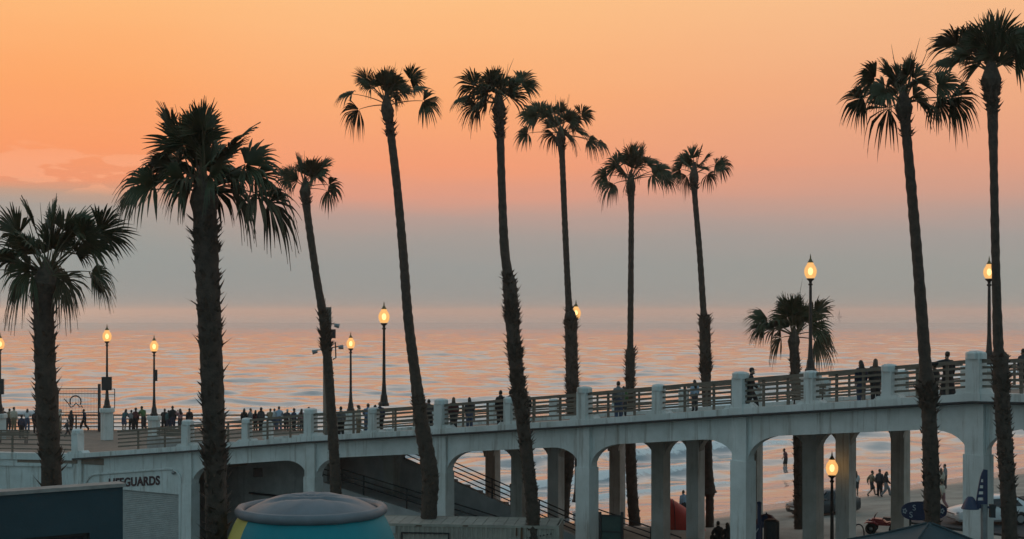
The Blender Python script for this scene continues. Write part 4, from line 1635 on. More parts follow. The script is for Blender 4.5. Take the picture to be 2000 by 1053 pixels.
def deck_person(label, px, yhead, pose, face, h, top, bottom, dr=(48, 102), **kw):
    """stands on the bridge or plaza where the top of the head meets the given row of the photo"""
    best = None
    d = dr[0]
    while d < dr[1]:
        q = XY(px, d)
        z = stand_z(q.x, q.y)
        if z is not None:
            e = abs(HZ + (EYE - z - h) * FPX / d - yhead)
            if best is None or e < best[0]:
                best = (e, d, z)
        d += 0.15
    e, d, z = best
    q = XY(px, d)
    return person(label, (q.x, q.y, z), pose, face, h, top, bottom, **kw)


def beach_person(label, px, yfeet, d, pose, face, h, top, bottom, sink=0.0, **kw):
    q = XY(px, d)
    z = float(ground_z(np.array([q.x]), np.array([q.y]))[0]) - sink
    return person(label, (q.x, q.y, z), pose, face, h, top, bottom, **kw)


GB = 'people on the bridge and plaza'
# right part of the bridge
deck_person('person in a peaked cap walking right behind the rail near the tall post', 1465, 709, 'walk', -95, 1.78, 'black', 'black', (57, 64), head='cap', hm=CL['black'], group=GB)
deck_person('person with long dark hair and dark jacket, left of a pair at the rail', 1682, 695, 'stand', 15, 1.68, 'navy', 'denim', (50, 60), head='long_hair', group=GB)
deck_person('person with long hair in a grey jacket, right of a pair at the rail', 1710, 695, 'stand', -20, 1.69, 'charcoal', 'charcoal', (50, 60), head='long_hair', hm=M_hair_b, group=GB)
deck_person('person in a long black dress with an arm held out, right side of the bridge', 1851, 683, 'arm', 10, 1.72, 'black', 'black', (49, 60), head='bun_hair', skirt=True, group=GB)
deck_person('child in black beside the person in the long dress', 1826, 706, 'stand', 30, 1.32, 'black', 'charcoal', (49, 60), group=GB)
deck_person('person in dark clothes at the right edge of the bridge', 1999, 685, 'stand', 10, 1.74, 'charcoal', 'black', (47, 60), skin=1, group=GB)
# middle of the bridge
deck_person('person in a grey top with bright shoulders, left of a couple by the palm collar', 1208, 744, 'stand', 5, 1.74, 'grey', 'denim', (62, 76), group=GB)
deck_person('person in a dark green top, right of a couple by the palm collar', 1218, 757, 'stand', -15, 1.62, 'green', 'charcoal', (62, 76), head='long_hair', group=GB)
deck_person('person in a pale top at the rail beside the collared palm trunk', 1357, 745, 'stand', 20, 1.66, 'paleblue', 'charcoal', (58, 74), head='long_hair', group=GB)
deck_person('person in a black shirt with broad shoulders by the centre palm', 978, 761, 'stand', 12, 1.80, 'black', 'charcoal', (66, 76), group=GB)
deck_person('person half hidden behind the white post by the centre palm', 997, 760, 'stand', -10, 1.76, 'charcoal', 'denim', (66, 78), group=GB)
deck_person('person half hidden right of the centre palm trunk', 1027, 760, 'stand', 0, 1.72, 'black', 'black', (64, 78), group=GB)
deck_person('person with long hair whose head shows right of the white pillar post', 886, 773, 'stand', 0, 1.66, 'maroon', 'charcoal', (69, 84), head='long_hair', hm=M_hair_b, group=GB)
deck_person('shorter person with long hair right of the white pillar post', 917, 775, 'stand', 10, 1.60, 'charcoal', 'denim', (69, 84), head='long_hair', group=GB)
deck_person('person with hair in a bun and pale top looking down by the lamp', 700, 782, 'stand', -60, 1.64, 'cream', 'khaki', (76, 95), head='bun_hair', hm=M_hair_b, group=GB)
deck_person('person in a blue jacket seen from behind, left of the post lamp', 718, 779, 'lean', 0, 1.74, 'blue', 'denim', (76, 95), hm=M_hair_b, group=GB)
deck_person('person in dark clothes half hidden by the post lamp base', 742, 781, 'stand', 10, 1.70, 'navy', 'black', (73, 92), group=GB)
# by the plaza rail
deck_person('person with long dark hair, leftmost of the row beside the big palm trunk', 477, 783, 'stand', 0, 1.64, 'black', 'charcoal', (90, 102), head='long_hair', group=GB)
deck_person('person in grey turned right, second of the row beside the big palm trunk', 489, 782, 'stand', -50, 1.66, 'grey', 'charcoal', (90, 102), hm=M_hair_b, group=GB)
deck_person('person with very long hair over a dark jacket in the plaza row', 510, 779, 'stand', 5, 1.72, 'charcoal', 'black', (90, 102), head='hood', hm=M_hair_d, group=GB)
deck_person('person in a brown top with bowed head in the plaza row', 527, 784, 'lean', 0, 1.68, 'khaki', 'charcoal', (90, 102), group=GB)
deck_person('tall person in a pale blue shirt in the plaza row', 545, 777, 'lean', 10, 1.84, 'paleblue', 'denim', (90, 102), group=GB)
deck_person('person in a wide brimmed hat in the plaza row', 574, 786, 'stand', -40, 1.62, 'navy', 'black', (90, 102), head='sun_hat', hm=CL['charcoal'], group=GB)
deck_person('person in a green and yellow jacket right end of the plaza row', 602, 778, 'lean', 0, 1.80, 'lime', 'green', (90, 102), group=GB)
deck_person('person in a teal top and shorts leaning on the plaza rail', 242, 789, 'lean', -20, 1.62, 'teal', 'denim', (92, 102.3), shorts=True, head='long_hair', group=GB)
deck_person('person in a brimmed hat and maroon coat at the plaza rail', 265, 789, 'stand', 0, 1.64, 'maroon', 'black', (92, 102.3), head='sun_hat', hm=CL['black'], group=GB)
deck_person('tall person in dark green bending left at the plaza rail', 281, 781, 'lean', 45, 1.84, 'green', 'charcoal', (92, 102.3), group=GB)
deck_person('tall person in black right of the boxed lamp on the plaza', 337, 778, 'stand', 10, 1.82, 'black', 'navy', (92, 102), skin=1, group=GB)
deck_person('person raising both hands to the face on the plaza', 352, 785, 'photo', 50, 1.62, 'rose', 'charcoal', (92, 102), head='long_hair', group=GB)
deck_person('person in a pale top on the plaza near the left edge', 27, 778, 'stand', 0, 1.74, 'cream', 'khaki', (92, 102), group=GB)
deck_person('person in dark clothes on the plaza at the left edge', 6, 782, 'stand', 20, 1.70, 'charcoal', 'black', (92, 102), group=GB)
deck_person('person in black close left of the left palm trunk', 70, 792, 'stand', 10, 1.70, 'black', 'black', (86, 100), group=GB)
deck_person('person in a cream top with a cap close right of the left palm trunk', 117, 777, 'stand', -70, 1.74, 'cream', 'khaki', (88, 100), head='cap', hm=CL['white'], group=GB)
deck_person('small child in dark clothes right of the left palm trunk', 131, 808, 'walk', -60, 1.2, 'charcoal', 'charcoal', (86, 97), group=GB)
deck_person('person in grey seen low through the plaza rail at the left edge', 42, 800, 'stand', 5, 1.62, 'navy', 'black', (86, 96), group=GB)
for lab, px, yh, po, fc, h, tp_, bt_, hd, kw in (
        ('person in a khaki jacket on the plaza between two others at the left edge', 16, 786, 'lean', 0, 1.66, 'khaki', 'charcoal', 'short_hair', {}),
        ('person in a white top further along the plaza left of the left palm', 53, 788, 'lean', 15, 1.64, 'white', 'denim', 'long_hair', {}),
        ('person in a hood seen between the left palm and the fence gate', 139, 800, 'stand', -30, 1.50, 'charcoal', 'black', 'hood', {}),
        ('person in a navy jacket in front of the fence gate', 165, 797, 'walk', 80, 1.58, 'navy', 'black', 'short_hair', {}),
        ('person in grey bending over the plaza rail left of the boxed lamp', 256, 793, 'lean', 10, 1.56, 'grey', 'black', 'short_hair', {}),
        ('person in black between the boxed lamp and the tall person in black', 320, 788, 'lean', 0, 1.66, 'black', 'black', 'short_hair', {}),
        ('person in teal squeezed beside the tall person in black', 329, 795, 'stand', 20, 1.50, 'teal', 'navy', 'bun_hair', {}),
        ('person in black just left of the big shaggy palm trunk', 370, 789, 'stand', 15, 1.64, 'black', 'charcoal', 'short_hair', {}),
        ('short person between the grey and hooded people in the plaza row', 499, 792, 'stand', 0, 1.50, 'maroon', 'black', 'long_hair', {}),
        ('person in white squeezed between brown and pale blue tops in the plaza row', 536, 787, 'stand', 10, 1.62, 'white', 'denim', 'short_hair', {}),
        ('person in a cap right of the pale blue shirt in the plaza row', 559, 788, 'lean', -10, 1.62, 'charcoal', 'black', 'cap', {}),
        ('person in rose beside the green and yellow jacket', 589, 789, 'stand', -15, 1.60, 'rose', 'charcoal', 'long_hair', {}),
        ('person in grey right of the slim leaning palm trunk', 666, 788, 'stand', 20, 1.62, 'grey', 'black', 'short_hair', {}),
        ('person in cream right of the blue jacket by the post lamp', 730, 786, 'lean', -10, 1.62, 'cream', 'denim', 'short_hair', {}),
        ('person in charcoal leaning by the white pillar post left of the centre', 838, 778, 'lean', 5, 1.70, 'charcoal', 'black', 'short_hair', {})):
    deck_person(lab, px, yh, po, fc, h, tp_, bt_, (86, 102.2) if px < 640 else (70, 96), head=hd, hm=(CL['white'] if hd == 'cap' else (CL['charcoal'] if hd == 'hood' else None)), group=GB, **kw)
# beach and sea
GW = 'people on the beach'
q = XY(1535, 113)
person('wading person in the shallow sea under the arch', (q.x, q.y, -0.36), 'wade', 60, 1.75, 'maroon', 'black', tee=True, shorts=True, skin=1, group=GW)
beach_person('person in a white top and dark shorts facing the sea at the waterline', 1672, 960, 94, 'stand', -5, 1.62, 'white', 'charcoal', tee=True, shorts=True, head='long_hair', hm=M_hair_b, group=GW)
beach_person('person walking on the wet sand, left of a close trio', 1702, 963, 92.5, 'walk', -80, 1.70, 'khaki', 'charcoal', shorts=True, group=GW)
beach_person('tall person in black, middle of a close trio on the sand', 1718, 965, 92, 'stand', -30, 1.80, 'charcoal', 'black', group=GW)
beach_person('person carrying a pale cloth, right of a close trio on the sand', 1730, 968, 91.5, 'walk', -100, 1.66, 'black', 'grey', head='long_hair', group=GW)
beach_person('person in a grey shirt beside the palm trunk at the top of the beach', 1846, 950, 95, 'stand', 60, 1.72, 'grey', 'charcoal', group=GW)
beach_person('person in a pale top close behind the palm trunk on the beach', 1838, 952, 93, 'stand', 0, 1.60, 'cream', 'khaki', head='long_hair', hm=M_hair_b, group=GW)
beach_person('person in pale clothes walking by the white car bonnet', 1841, 1000, 82, 'walk', 30, 1.62, 'cream', 'rose', group=GW)
beach_person('person in a pale shirt standing behind the red tent', 1335, 1006, 84, 'stand', 20, 1.66, 'paleblue', 'charcoal', group=GW)
beach_person('person in a black jacket sitting with back turned, left of two', 1403, 1050, 68.5, 'sit', 20, 1.76, 'black', 'black', group=GW)
beach_person('person with dark hair sitting with back turned, right of two', 1421, 1050, 68.2, 'sit', 25, 1.70, 'black', 'charcoal', head='long_hair', group=GW)

# ------------------------------------------------------------------ foreground: dark teal building, inflatable can, container
M_teal = mat('dark_teal_render', (0.028, 0.062, 0.078), 0.85, 0.2, 0.7, bump=0.1, bscale=20)
M_flash = mat('weathered_flashing', (0.34, 0.32, 0.30), 0.7, 0.35, 2.2)
rz_c = PX(240, 951, 36.0)                       # right corner, top of the wall
wl_ = PX(-260, 999, 32.6)
bt = thing('teal_building', 'dark teal flat roofed building with pale roof edge at the lower left', 'building', (rz_c.x - 3, rz_c.y + 1.5, -0.5))
ta = Vector((wl_.x - rz_c.x, wl_.y - rz_c.y, 0)).normalized()
nb_ = Vector((ta.y, -ta.x, 0))
if nb_.y < 0:
    nb_ = -nb_
Lb = 9.5
ztop_b = rz_c.z


def bp(s, z, o=0.0):
    q = Vector((rz_c.x, rz_c.y, 0)) + ta * s + nb_ * o
    return Vector((q.x, q.y, z))


wz1 = PX(180, 1037, 35.8).z                     # head of the shop window
wz0 = wz1 - 2.2
ws0, ws1 = 0.85, 8.4
mb = MB()
for s0, s1_, z0, z1 in ((0, ws0, wz0, ztop_b), (ws1, Lb, wz0, ztop_b), (ws0, ws1, wz1, ztop_b), (0, Lb, -2.0, wz0)):
    mb.prism([bp(s0, z0), bp(s1_, z0), bp(s1_, z1), bp(s0, z1)], nb_ * 0.3)
zbk = ztop_b - 1.5
mb.prism([bp(0, -2.0, 0.3), bp(0, ztop_b - 0.05, 0.3), bp(0, zbk, 5.0), bp(0, -2.0, 5.0)], ta * 0.3)
mb.prism([bp(0.3, -2.0, 4.8), bp(Lb, -2.0, 4.8), bp(Lb, zbk, 4.8), bp(0.3, zbk, 4.8)], nb_ * 0.2)
mb.build('wall', M_teal, bt)
MB().prism([bp(-0.06, ztop_b + 0.004, -0.06), bp(Lb, ztop_b + 0.004, -0.06), bp(Lb, ztop_b + 0.004, 0.5), bp(-0.06, ztop_b + 0.004, 0.5)], (0, 0, 0.09)).build('roof_edge', M_flash, bt)
MB().prism([bp(0.3, ztop_b - 0.3, 0.3), bp(Lb, ztop_b - 0.3, 0.3), bp(Lb, zbk - 0.02, 4.8), bp(0.3, zbk - 0.02, 4.8)], (0, 0, 0.06)).build('roof', M_flash, bt)
M_glassd = mat('dark_window_glass', (0.035, 0.03, 0.035), 0.12, 0.1, 2)
nw = 3
for i in range(nw):
    s0 = ws0 + (ws1 - ws0) * i / nw
    s1_ = ws0 + (ws1 - ws0) * (i + 1) / nw
    w_ = MB()
    for (u0, u1, z0, z1) in ((s0, s0 + 0.12, wz0, wz1), (s1_ - 0.05, s1_, wz0, wz1), (s0 + 0.12, s1_ - 0.05, wz1 - 0.08, wz1), (s0 + 0.12, s1_ - 0.05, wz0, wz0 + 0.08)):
        w_.prism([bp(u0, z0, 0.12), bp(u1, z0, 0.12), bp(u1, z1, 0.12), bp(u0, z1, 0.12)], nb_ * 0.1)
    wo = w_.build('window', M_black, bt)
    MB().prism([bp(s0 + 0.12, wz0 + 0.08, 0.16), bp(s1_ - 0.05, wz0 + 0.08, 0.16), bp(s1_ - 0.05, wz1 - 0.08, 0.16), bp(s0 + 0.12, wz1 - 0.08, 0.16)], nb_ * 0.02).build('pane', M_glassd, wo)

# inflatable drink can
dc = 40.0
cc = PX(608, 998, dc)
zr = cc.z
can = thing('inflatable_can', 'giant inflatable teal and yellow drink can with crumpled grey top', 'inflatable', (cc.x, cc.y, FLAT))
M_cteal = mat('teal_vinyl', (0.012, 0.25, 0.30), 0.6, 0.15, 1.2, spec=0.25)
M_cyel = mat('yellow_vinyl', (0.62, 0.53, 0.12), 0.6, 0.12, 1.2)
M_cgrey = mat('grey_vinyl', (0.19, 0.21, 0.235), 0.5, 0.2, 1.6, spec=0.3)
body_prof = []
Hc = zr - FLAT
for i in range(19):
    f = i / 18
    z = FLAT + Hc * f
    # narrow foot, straight side, rounded shoulder
    r = 2.42
    if f > 0.80:
        r = 2.42 - 0.45 * ((f - 0.80) / 0.20) ** 1.7
    if f < 0.08:
        r = 2.42 - 0.35 * ((0.08 - f) / 0.08) ** 1.5
    body_prof.append((r, z))
ay0, ay1 = math.radians(165), math.radians(220)
c0 = Vector((cc.x, cc.y, 0))
MB().lathe(c0, body_prof, 52, ay1, ay0 + 2 * math.pi).build('teal_panel', M_cteal, can, smooth=True)
MB().lathe(c0, body_prof, 10, ay0, ay1).build('yellow_panel', M_cyel, can, smooth=True)
mb = MB()
R1, r1 = 2.02, 0.135
nR, nr = 64, 12
vs, fs = [], []
for i in range(nR):
    a_ = 2 * math.pi * i / nR
    wob_ = 1 + 0.006 * math.sin(9 * a_) + 0.004 * math.sin(17 * a_ + 1)
    for j in range(nr):
        b_ = 2 * math.pi * j / nr
        rr = R1 * wob_ + r1 * math.cos(b_)
        vs.append((cc.x + rr * math.cos(a_), cc.y + rr * math.sin(a_), zr + 0.03 + (r1 * 1.05) * math.sin(b_)))
for i in range(nR):
    for j in range(nr):
        fs.append((i * nr + j, ((i + 1) % nR) * nr + j, ((i + 1) % nR) * nr + (j + 1) % nr, i * nr + (j + 1) % nr))
mb.add(vs, fs).build('rim', M_cgrey, can, smooth=True)
# domed top with slack folds
mb = MB()
vs, fs = [(cc.x, cc.y, zr + 0.30)], []
nR, nq = 72, 18
for k_ in range(1, nq + 1):
    f = k_ / nq
    for i in range(nR):
        a_ = 2 * math.pi * i / nR
        r = 1.86 * f
        x_, y_ = r * math.cos(a_), r * math.sin(a_)
        z = 0.52 * (1 - f ** 2.0) - 0.10 * math.exp(-((f) / 0.35) ** 2)
        # creases running across the top, deepest in front of the crown
        z += -0.14 * math.exp(-((y_ + 0.55 - 0.16 * x_ * x_ * 0.5) / 0.13) ** 2) * math.exp(-(x_ / 1.1) ** 4)
        z += -0.11 * math.exp(-((y_ + 0.05 - 0.10 * x_ * x_) / 0.12) ** 2) * math.exp(-((x_ - 0.1) / 0.8) ** 4)
        z += -0.09 * math.exp(-((y_ - 0.5 - 0.06 * x_ * x_) / 0.14) ** 2) * math.exp(-((x_ + 0.15) / 0.9) ** 4)
        z += 0.012 * math.sin(a_ * 11 + 3 * f) * f * (1 - f) * 3
        vs.append((cc.x + x_, cc.y + y_, zr + 0.04 + z))
for i in range(nR):
    fs.append((0, 1 + i, 1 + (i + 1) % nR))
for k_ in range(nq - 1):
    for i in range(nR):
        fs.append((1 + k_ * nR + i, 1 + (k_ + 1) * nR + i, 1 + (k_ + 1) * nR + (i + 1) % nR, 1 + k_ * nR + (i + 1) % nR))
mb.add(vs, fs).build('top', M_cgrey, can, smooth=True)

# shipping container
M_cont = mat('beige_container_paint', (0.38, 0.34, 0.29), 0.65, 0.25, 1.5, col2=(0.27, 0.24, 0.205))
M_rust = mat('rust', (0.13, 0.065, 0.035), 0.9, 0.4, 6)
ct = PX(1092, 1028, 59.6)                        # top right near corner
cdir = Vector((-0.993, 0.115, 0)).normalized()   # along the container, to the left
cn = Vector((-cdir.y, cdir.x, 0))
if cn.y < 0:
    cn = -cn
Hk, Lk, Wk = 2.55, 12.1, 2.44
cb = Vector((ct.x, ct.y, ct.z - Hk))
cont = thing('shipping_container', 'weathered beige corrugated shipping container in front of the bridge', 'container', cb)


def cp(s, z, o=0.0):
    return cb + cdir * s + cn * o + Vector((0, 0, z))


zz_ = []
s_ = 0.15
pat = [(0.0, 0.0), (0.07, 0.0), (0.105, 0.036), (0.175, 0.036), (0.21, 0.0)]
mb = MB()
while s_ < Lk - 0.4:
    for k_ in range(len(pat) - 1):
        (a0, o0_), (a1, o1_) = pat[k_], pat[k_ + 1]
        mb.add([cp(s_ + a0, 0.16, 0.02 + o0_), cp(s_ + a1, 0.16, 0.02 + o1_), cp(s_ + a1, Hk - 0.11, 0.02 + o1_), cp(s_ + a0, Hk - 0.11, 0.02 + o0_)], [(0, 1, 2, 3)])
    s_ += 0.21
mb.build('side_panel', M_cont, cont)
for s0, s1_, z0, z1, o0_, o1_, nm in ((0.14, Lk - .14, Hk - 0.12, Hk, 0.0, 0.08, 'top_rail'), (0.14, Lk - .14, 0.0, 0.16, 0.0, 0.08, 'bottom_rail'),
                                      (0.14, Lk - .14, Hk - 0.12, Hk, Wk - 0.08, Wk, 'top_rail'), (0, 0.14, 0, Hk + 0.01, 0, 0.14, 'corner_post'), (Lk - 0.14, Lk, 0, Hk + 0.01, 0, 0.14, 'corner_post'),
                                      (0, 0.14, 0, Hk + 0.01, Wk - 0.14, Wk, 'corner_post'), (Lk - 0.14, Lk, 0, Hk + 0.01, Wk - 0.14, Wk, 'corner_post'),
                                      (0.02, 0.06, 0.0, Hk - 0.02, 0.14, Wk - 0.14, 'end_panel'), (Lk - 0.06, Lk - 0.02, 0.0, Hk - 0.02, 0.14, Wk - 0.14, 'end_panel'), (0.14, Lk - 0.14, 0.0, Hk - 0.13, Wk - 0.05, Wk - 0.02, 'side_panel')):
    MB().prism([cp(s0, z0, o0_), cp(s1_, z0, o0_), cp(s1_, z1, o0_), cp(s0, z1, o0_)], cn * (o1_ - o0_)).build(nm, M_cont, cont)
nroof = 26
for i in range(nroof):
    s0 = 0.14 + (Lk - 0.28) * i / nroof
    s1_ = 0.14 + (Lk - 0.28) * (i + 0.95) / nroof
    MB().prism([cp(s0, Hk - 0.06, 0.08), cp(s1_, Hk - 0.06, 0.08), cp(s1_, Hk - 0.02, 0.08), cp(s0, Hk - 0.02, 0.08)], cn * (Wk - 0.16)).build('roof_panel', M_cont, cont)
MB().prism([cp(0.14, Hk - 0.10, 0.08), cp(Lk - 0.14, Hk - 0.10, 0.08), cp(Lk - 0.14, Hk - 0.07, 0.08), cp(0.14, Hk - 0.07, 0.08)], cn * (Wk - 0.16)).build('roof_panel', M_cont, cont)
for s0, wd_, z1, hh in ((1.55, 0.10, Hk - 0.08, 0.5), (1.78, 0.07, Hk - 0.1, 0.34), (3.9, 0.25, Hk - 0.03, 0.05), (5.9, 0.3, Hk - 0.06, 0.05)):
    MB().prism([cp(s0, z1 - hh, -0.004), cp(s0 + wd_, z1 - hh, -0.004), cp(s0 + wd_ * 0.8, z1, -0.004), cp(s0, z1, -0.004)], cn * 0.003).build('rust_streak', M_rust, cont)
# vent holes and a framed hatch
for i in range(7):
    q = cp(0.35 + i * 0.15, Hk - 0.33 - 0.03 * i, -0.01)
    MB().ball(q, (0.035, 0.035, 0.035), 6, 5).build('vent_hole', M_black, cont)
mb = MB()
for s0, s1_, z0, z1 in ((4.7, 6.8, Hk - 0.42, Hk - 0.36), (4.7, 4.76, Hk - 1.6, Hk - 0.42), (6.74, 6.8, Hk - 1.6, Hk - 0.42)):
    mb.prism([cp(s0, z0, -0.03), cp(s1_, z0, -0.03), cp(s1_, z1, -0.03), cp(s0, z1, -0.03)], cn * 0.05)
mb.build('hatch_frame', M_black, cont)
MB().prism([cp(7.05, Hk - 0.42, -0.05), cp(8.6, Hk - 0.42, -0.05), cp(8.6, Hk - 0.12, -0.05), cp(7.05, Hk - 0.12, -0.05)], cn * 0.06).build('sign_plate', mat('pale_plate', (0.42, 0.46, 0.45), 0.6, 0.2, 3), cont)

# ------------------------------------------------------------------ plaza furniture
# fence gate with a round wave emblem
dg_ = 101.6
gate = thing('fence_gate', 'tall dark iron fence gate with a round wave emblem on the plaza', 'gate', XY(150, dg_) + Vector((0, 0, PLZ)))


def gx_(px, py):
    return PX(px, py, dg_)


gz0 = PLZ + 0.05
for px, yt, w_ in ((113, 757, 0.10), (194, 750, 0.17)):
    p = gx_(px, yt)
    MB().box((p.x, p.y, (p.z + PLZ) / 2), (w_, w_, p.z - PLZ), 0).build('gate_post', M_black, gate)
for yy in (759, 769, 806):
    MB().bar(gx_(113, yy), gx_(194, yy), 0.05, 0.05).build('gate_rail', M_black, gate)
for i in range(27):
    px = 115.5 + i * 2.9
    p = gx_(px, 760)
    MB().tube([Vector((p.x, p.y, gz0)), p], 0.011, 4).build('picket', M_black, gate)
cpt = gx_(148, 784)
mb = MB()
mb.tube([cpt + Vector((0.40 * math.cos(t_), -0.06, 0.40 * math.sin(t_))) for t_ in [math.radians(-35 + 10 * i) for i in range(26)]], 0.05, 6)
mb.tube([cpt + Vector((x_ / 27.0, -0.06, z_ / 27.0)) for x_, z_ in ((-22, 5), (-14, -4), (-9, -12), (-4, -9), (1, -3), (5, -7), (9, -12), (11, -8), (14, -12))], 0.04, 6)
mb.build('wave_emblem', M_black, gate)
for a_, b_ in (((199, 760), (224, 760)), ((224, 760), (224, 797)), ((199, 797), (224, 797)), ((199, 770), (224, 770))):
    MB().bar(gx_(*a_), gx_(*b_), 0.05, 0.05).build('side_frame', M_black, gate)
# bench, stroller-like cart and benches on the deck
def bench(label, px, d, face, z, L=1.7):
    p = XY(px, d)
    R_ = Matrix.Rotation(math.radians(face), 3, 'Z')
    o = thing('park_bench', label, 'bench', (p.x, p.y, z))
    w = Vector((p.x, p.y, z))

    def P3(x, y, zz):
        return w + R_ @ Vector((x, y, zz))
    for i in range(4):
        MB().bar(P3(-L / 2, -0.2 + i * 0.13, 0.45), P3(L / 2, -0.2 + i * 0.13, 0.45), 0.11, 0.04).build('seat_slat', M_wood, o)
    for i in range(3):
        MB().bar(P3(-L / 2, 0.26 + 0.03 * i, 0.56 + i * 0.14), P3(L / 2, 0.26 + 0.03 * i, 0.56 + i * 0.14), 0.03, 0.11).build('back_slat', M_wood, o)
    for sx in (-1, 1):
        mb = MB()
        x_ = sx * (L / 2 - 0.15)
        mb.bar(P3(x_, -0.2, 0), P3(x_, -0.2, 0.43), 0.06, 0.06)
        mb.bar(P3(x_, 0.22, 0), P3(x_, 0.34, 0.9), 0.06, 0.06)
        mb.bar(P3(x_, -0.2, 0.42), P3(x_, 0.28, 0.42), 0.06, 0.05)
        mb.build('leg', M_black, o)
    return o


bench('dark bench at the foot of the lamp behind the bridge rail', 1573, 62.5, -42, deck_z(13.0, 62.5))
bench('dark bench on the plaza below the right hand pair of people', 335, 93.0, 5, PLZ, 2.0)
bench('dark bench on the plaza left of the left palm trunk', 25, 92.0, 3, PLZ, 2.0)

# camera pole
dp = 79.0
pp = XY(639, dp)
pz0 = stand_z(pp.x, pp.y) or PLZ
pole = thing('camera_pole', 'square grey pole with cameras and speakers beside the leaning slim palm', 'pole', (pp.x, pp.y, pz0))
ptop = PX(640, 600, dp)
MB().box((pp.x, pp.y, (pz0 + ptop.z) / 2), (0.36, 0.36, ptop.z - pz0), 0.5).build('shaft', mat('weathered_pole', (0.16, 0.16, 0.14), 0.7, 0.3, 3), pole)
MB().tube([ptop + Vector((-0.15, 0, -0.3)), ptop + Vector((-0.15, 0, 0.5))], 0.02, 5).build('antenna', M_black, pole)
for (x0, y0, x1, y1) in ((644, 632, 655, 633), (630, 683, 618, 684), (645, 680, 663, 676)):
    a_, b_ = PX(x0, y0, dp - 0.3), PX(x1, y1, dp - 0.3)
    br = MB().tube([a_, b_], 0.03, 6).build('camera_arm', M_black, pole)
    mb = MB()
    dd_ = (b_ - a_).normalized()
    mb.tube([b_ - dd_ * 0.05 + Vector((0, 0, -0.06)), b_ + dd_ * 0.22 + Vector((0, 0, -0.10))], [0.10, 0.13], 10)
    mb.build('camera_head', M_steel, br)
a_ = PX(655, 668, dp - 0.3)
MB().tube([a_, PX(656, 699, dp - 0.3), PX(650, 702, dp - 0.3)], 0.04, 6).build('cable_pipe', M_black, pole)
MB().box(PX(651, 652, dp - 0.25), (0.22, 0.2, 0.5), 0.4).build('speaker', M_black, pole)

# slim pole with a cap seen under the arch
pq = XY(1095, 84.5)
sp = thing('slim_pole', 'slim dark pole left of the palm trunk under the centre arch', 'pole', (pq.x, pq.y, 0.3))
zt_ = PX(1095, 874, 84.5).z
MB().lathe((pq.x, pq.y, 0), [(0.12, 0.3), (0.09, 0.6), (0.075, zt_ - 0.3), (0.13, zt_ - 0.2), (0.13, zt_ - 0.05), (0.02, zt_)], 8).build('shaft', M_black, sp)
MB().lathe((pq.x, pq.y, 0), [(0.2, 0.25), (0.2, 0.4), (0.1, 0.5)], 8).build('base', M_black, sp)

# ------------------------------------------------------------------ things under the arches
# green screen on posts
sc_ = thing('green_screen_panel', 'dark green mesh screen panel on two posts under the bridge', 'screen', XY(1193, 62) + Vector((0, 0, FLAT)))
M_green = mat('green_screen_mesh', (0.05, 0.085, 0.075), 0.8, 0.25, 5)
d_ = 61.0
for px in (1172, 1215):
    p = PX(px, 1000, d_)
    MB().tube([Vector((p.x, p.y, FLAT - 0.1)), p], 0.07, 8).build('post', M_black, sc_)
a_, b_ = PX(1174, 1006, d_), PX(1213, 1008, d_)
MB().prism([Vector((a_.x, a_.y, FLAT + 0.1)), Vector((b_.x, b_.y, FLAT + 0.1)), b_, a_], (0, 0.03, 0)).build('mesh_panel', M_green, sc_)
for f in (0.0, 0.35, 0.7):
    z = a_.z - f * 2.0
    MB().bar(Vector((a_.x, a_.y - 0.02, z)), Vector((b_.x, b_.y - 0.02, z - 0.04)), 0.04, 0.06).build('crossbar', M_black, sc_)
# low rail fence running to the beach
lf = thing('low_rail_fence', 'low dark rail fence sloping to the beach between the middle pillars', 'fence', XY(1260, 72) + Vector((0, 0, FLAT)))
p0, p1 = PX(1160, 992, 73.0), PX(1330, 1050, 69.0)
for dz_ in (0.0, -0.28, -0.56):
    MB().tube([p0 + Vector((0, 0, dz_)), p1 + Vector((0, 0, dz_))], 0.035, 6).build('rail', M_black, lf)
for i in range(4):
    q = p0.lerp(p1, i / 3)
    MB().tube([Vector((q.x, q.y, min(FLAT - 0.2, q.z - 0.9))), q], 0.04, 6).build('post', M_black, lf)

# red beach tent
tp = XY(1330, 76.0)
tz = float(ground_z(np.array([tp.x]), np.array([tp.y]))[0])
tent = thing('beach_tent', 'red half dome beach tent on the sand behind a pillar', 'tent', (tp.x, tp.y, tz))
M_red = mat('red_tent_fabric', (0.62, 0.05, 0.03), 0.6, 0.15, 3)
def tdome(u, v, k=1.0):
    """half-dome shelter: low and closed to the right, tall arch to the left"""
    an = math.pi * v
    x_ = -1.3 + 2.6 * u
    hh = 1.75 * (1 - max(0.0, u - 0.25) / 0.75) ** 0.62 * (1 if u > 0.25 else (0.86 + 0.14 * u / 0.25))
    return Vector((tp.x + x_ * k, tp.y - math.cos(an) * 1.15 * (0.55 + 0.45 * math.sin(math.pi * min(1, 0.25 + u * 0.7))) * k, tz + hh * math.sin(an) ** 0.8 * k))


mb = MB()
n1, n2 = 12, 14
for i in range(n1 + 1):
    for j in range(n2 + 1):
        mb.v.append(tuple(tdome(i / n1, j / n2)))
for i in range(n1):
    for j in range(n2):
        k_ = i * (n2 + 1) + j
        mb.f.append((k_, k_ + 1, k_ + n2 + 2, k_ + n2 + 1))
        mb.m.append(0)
mb.build('canopy', M_red, tent, smooth=True)
for u in (0.02, 0.33, 0.66):
    MB().tube([tdome(u, i / 14, 1.012) for i in range(15)], 0.018, 5).build('tent_pole', M_black, tent)
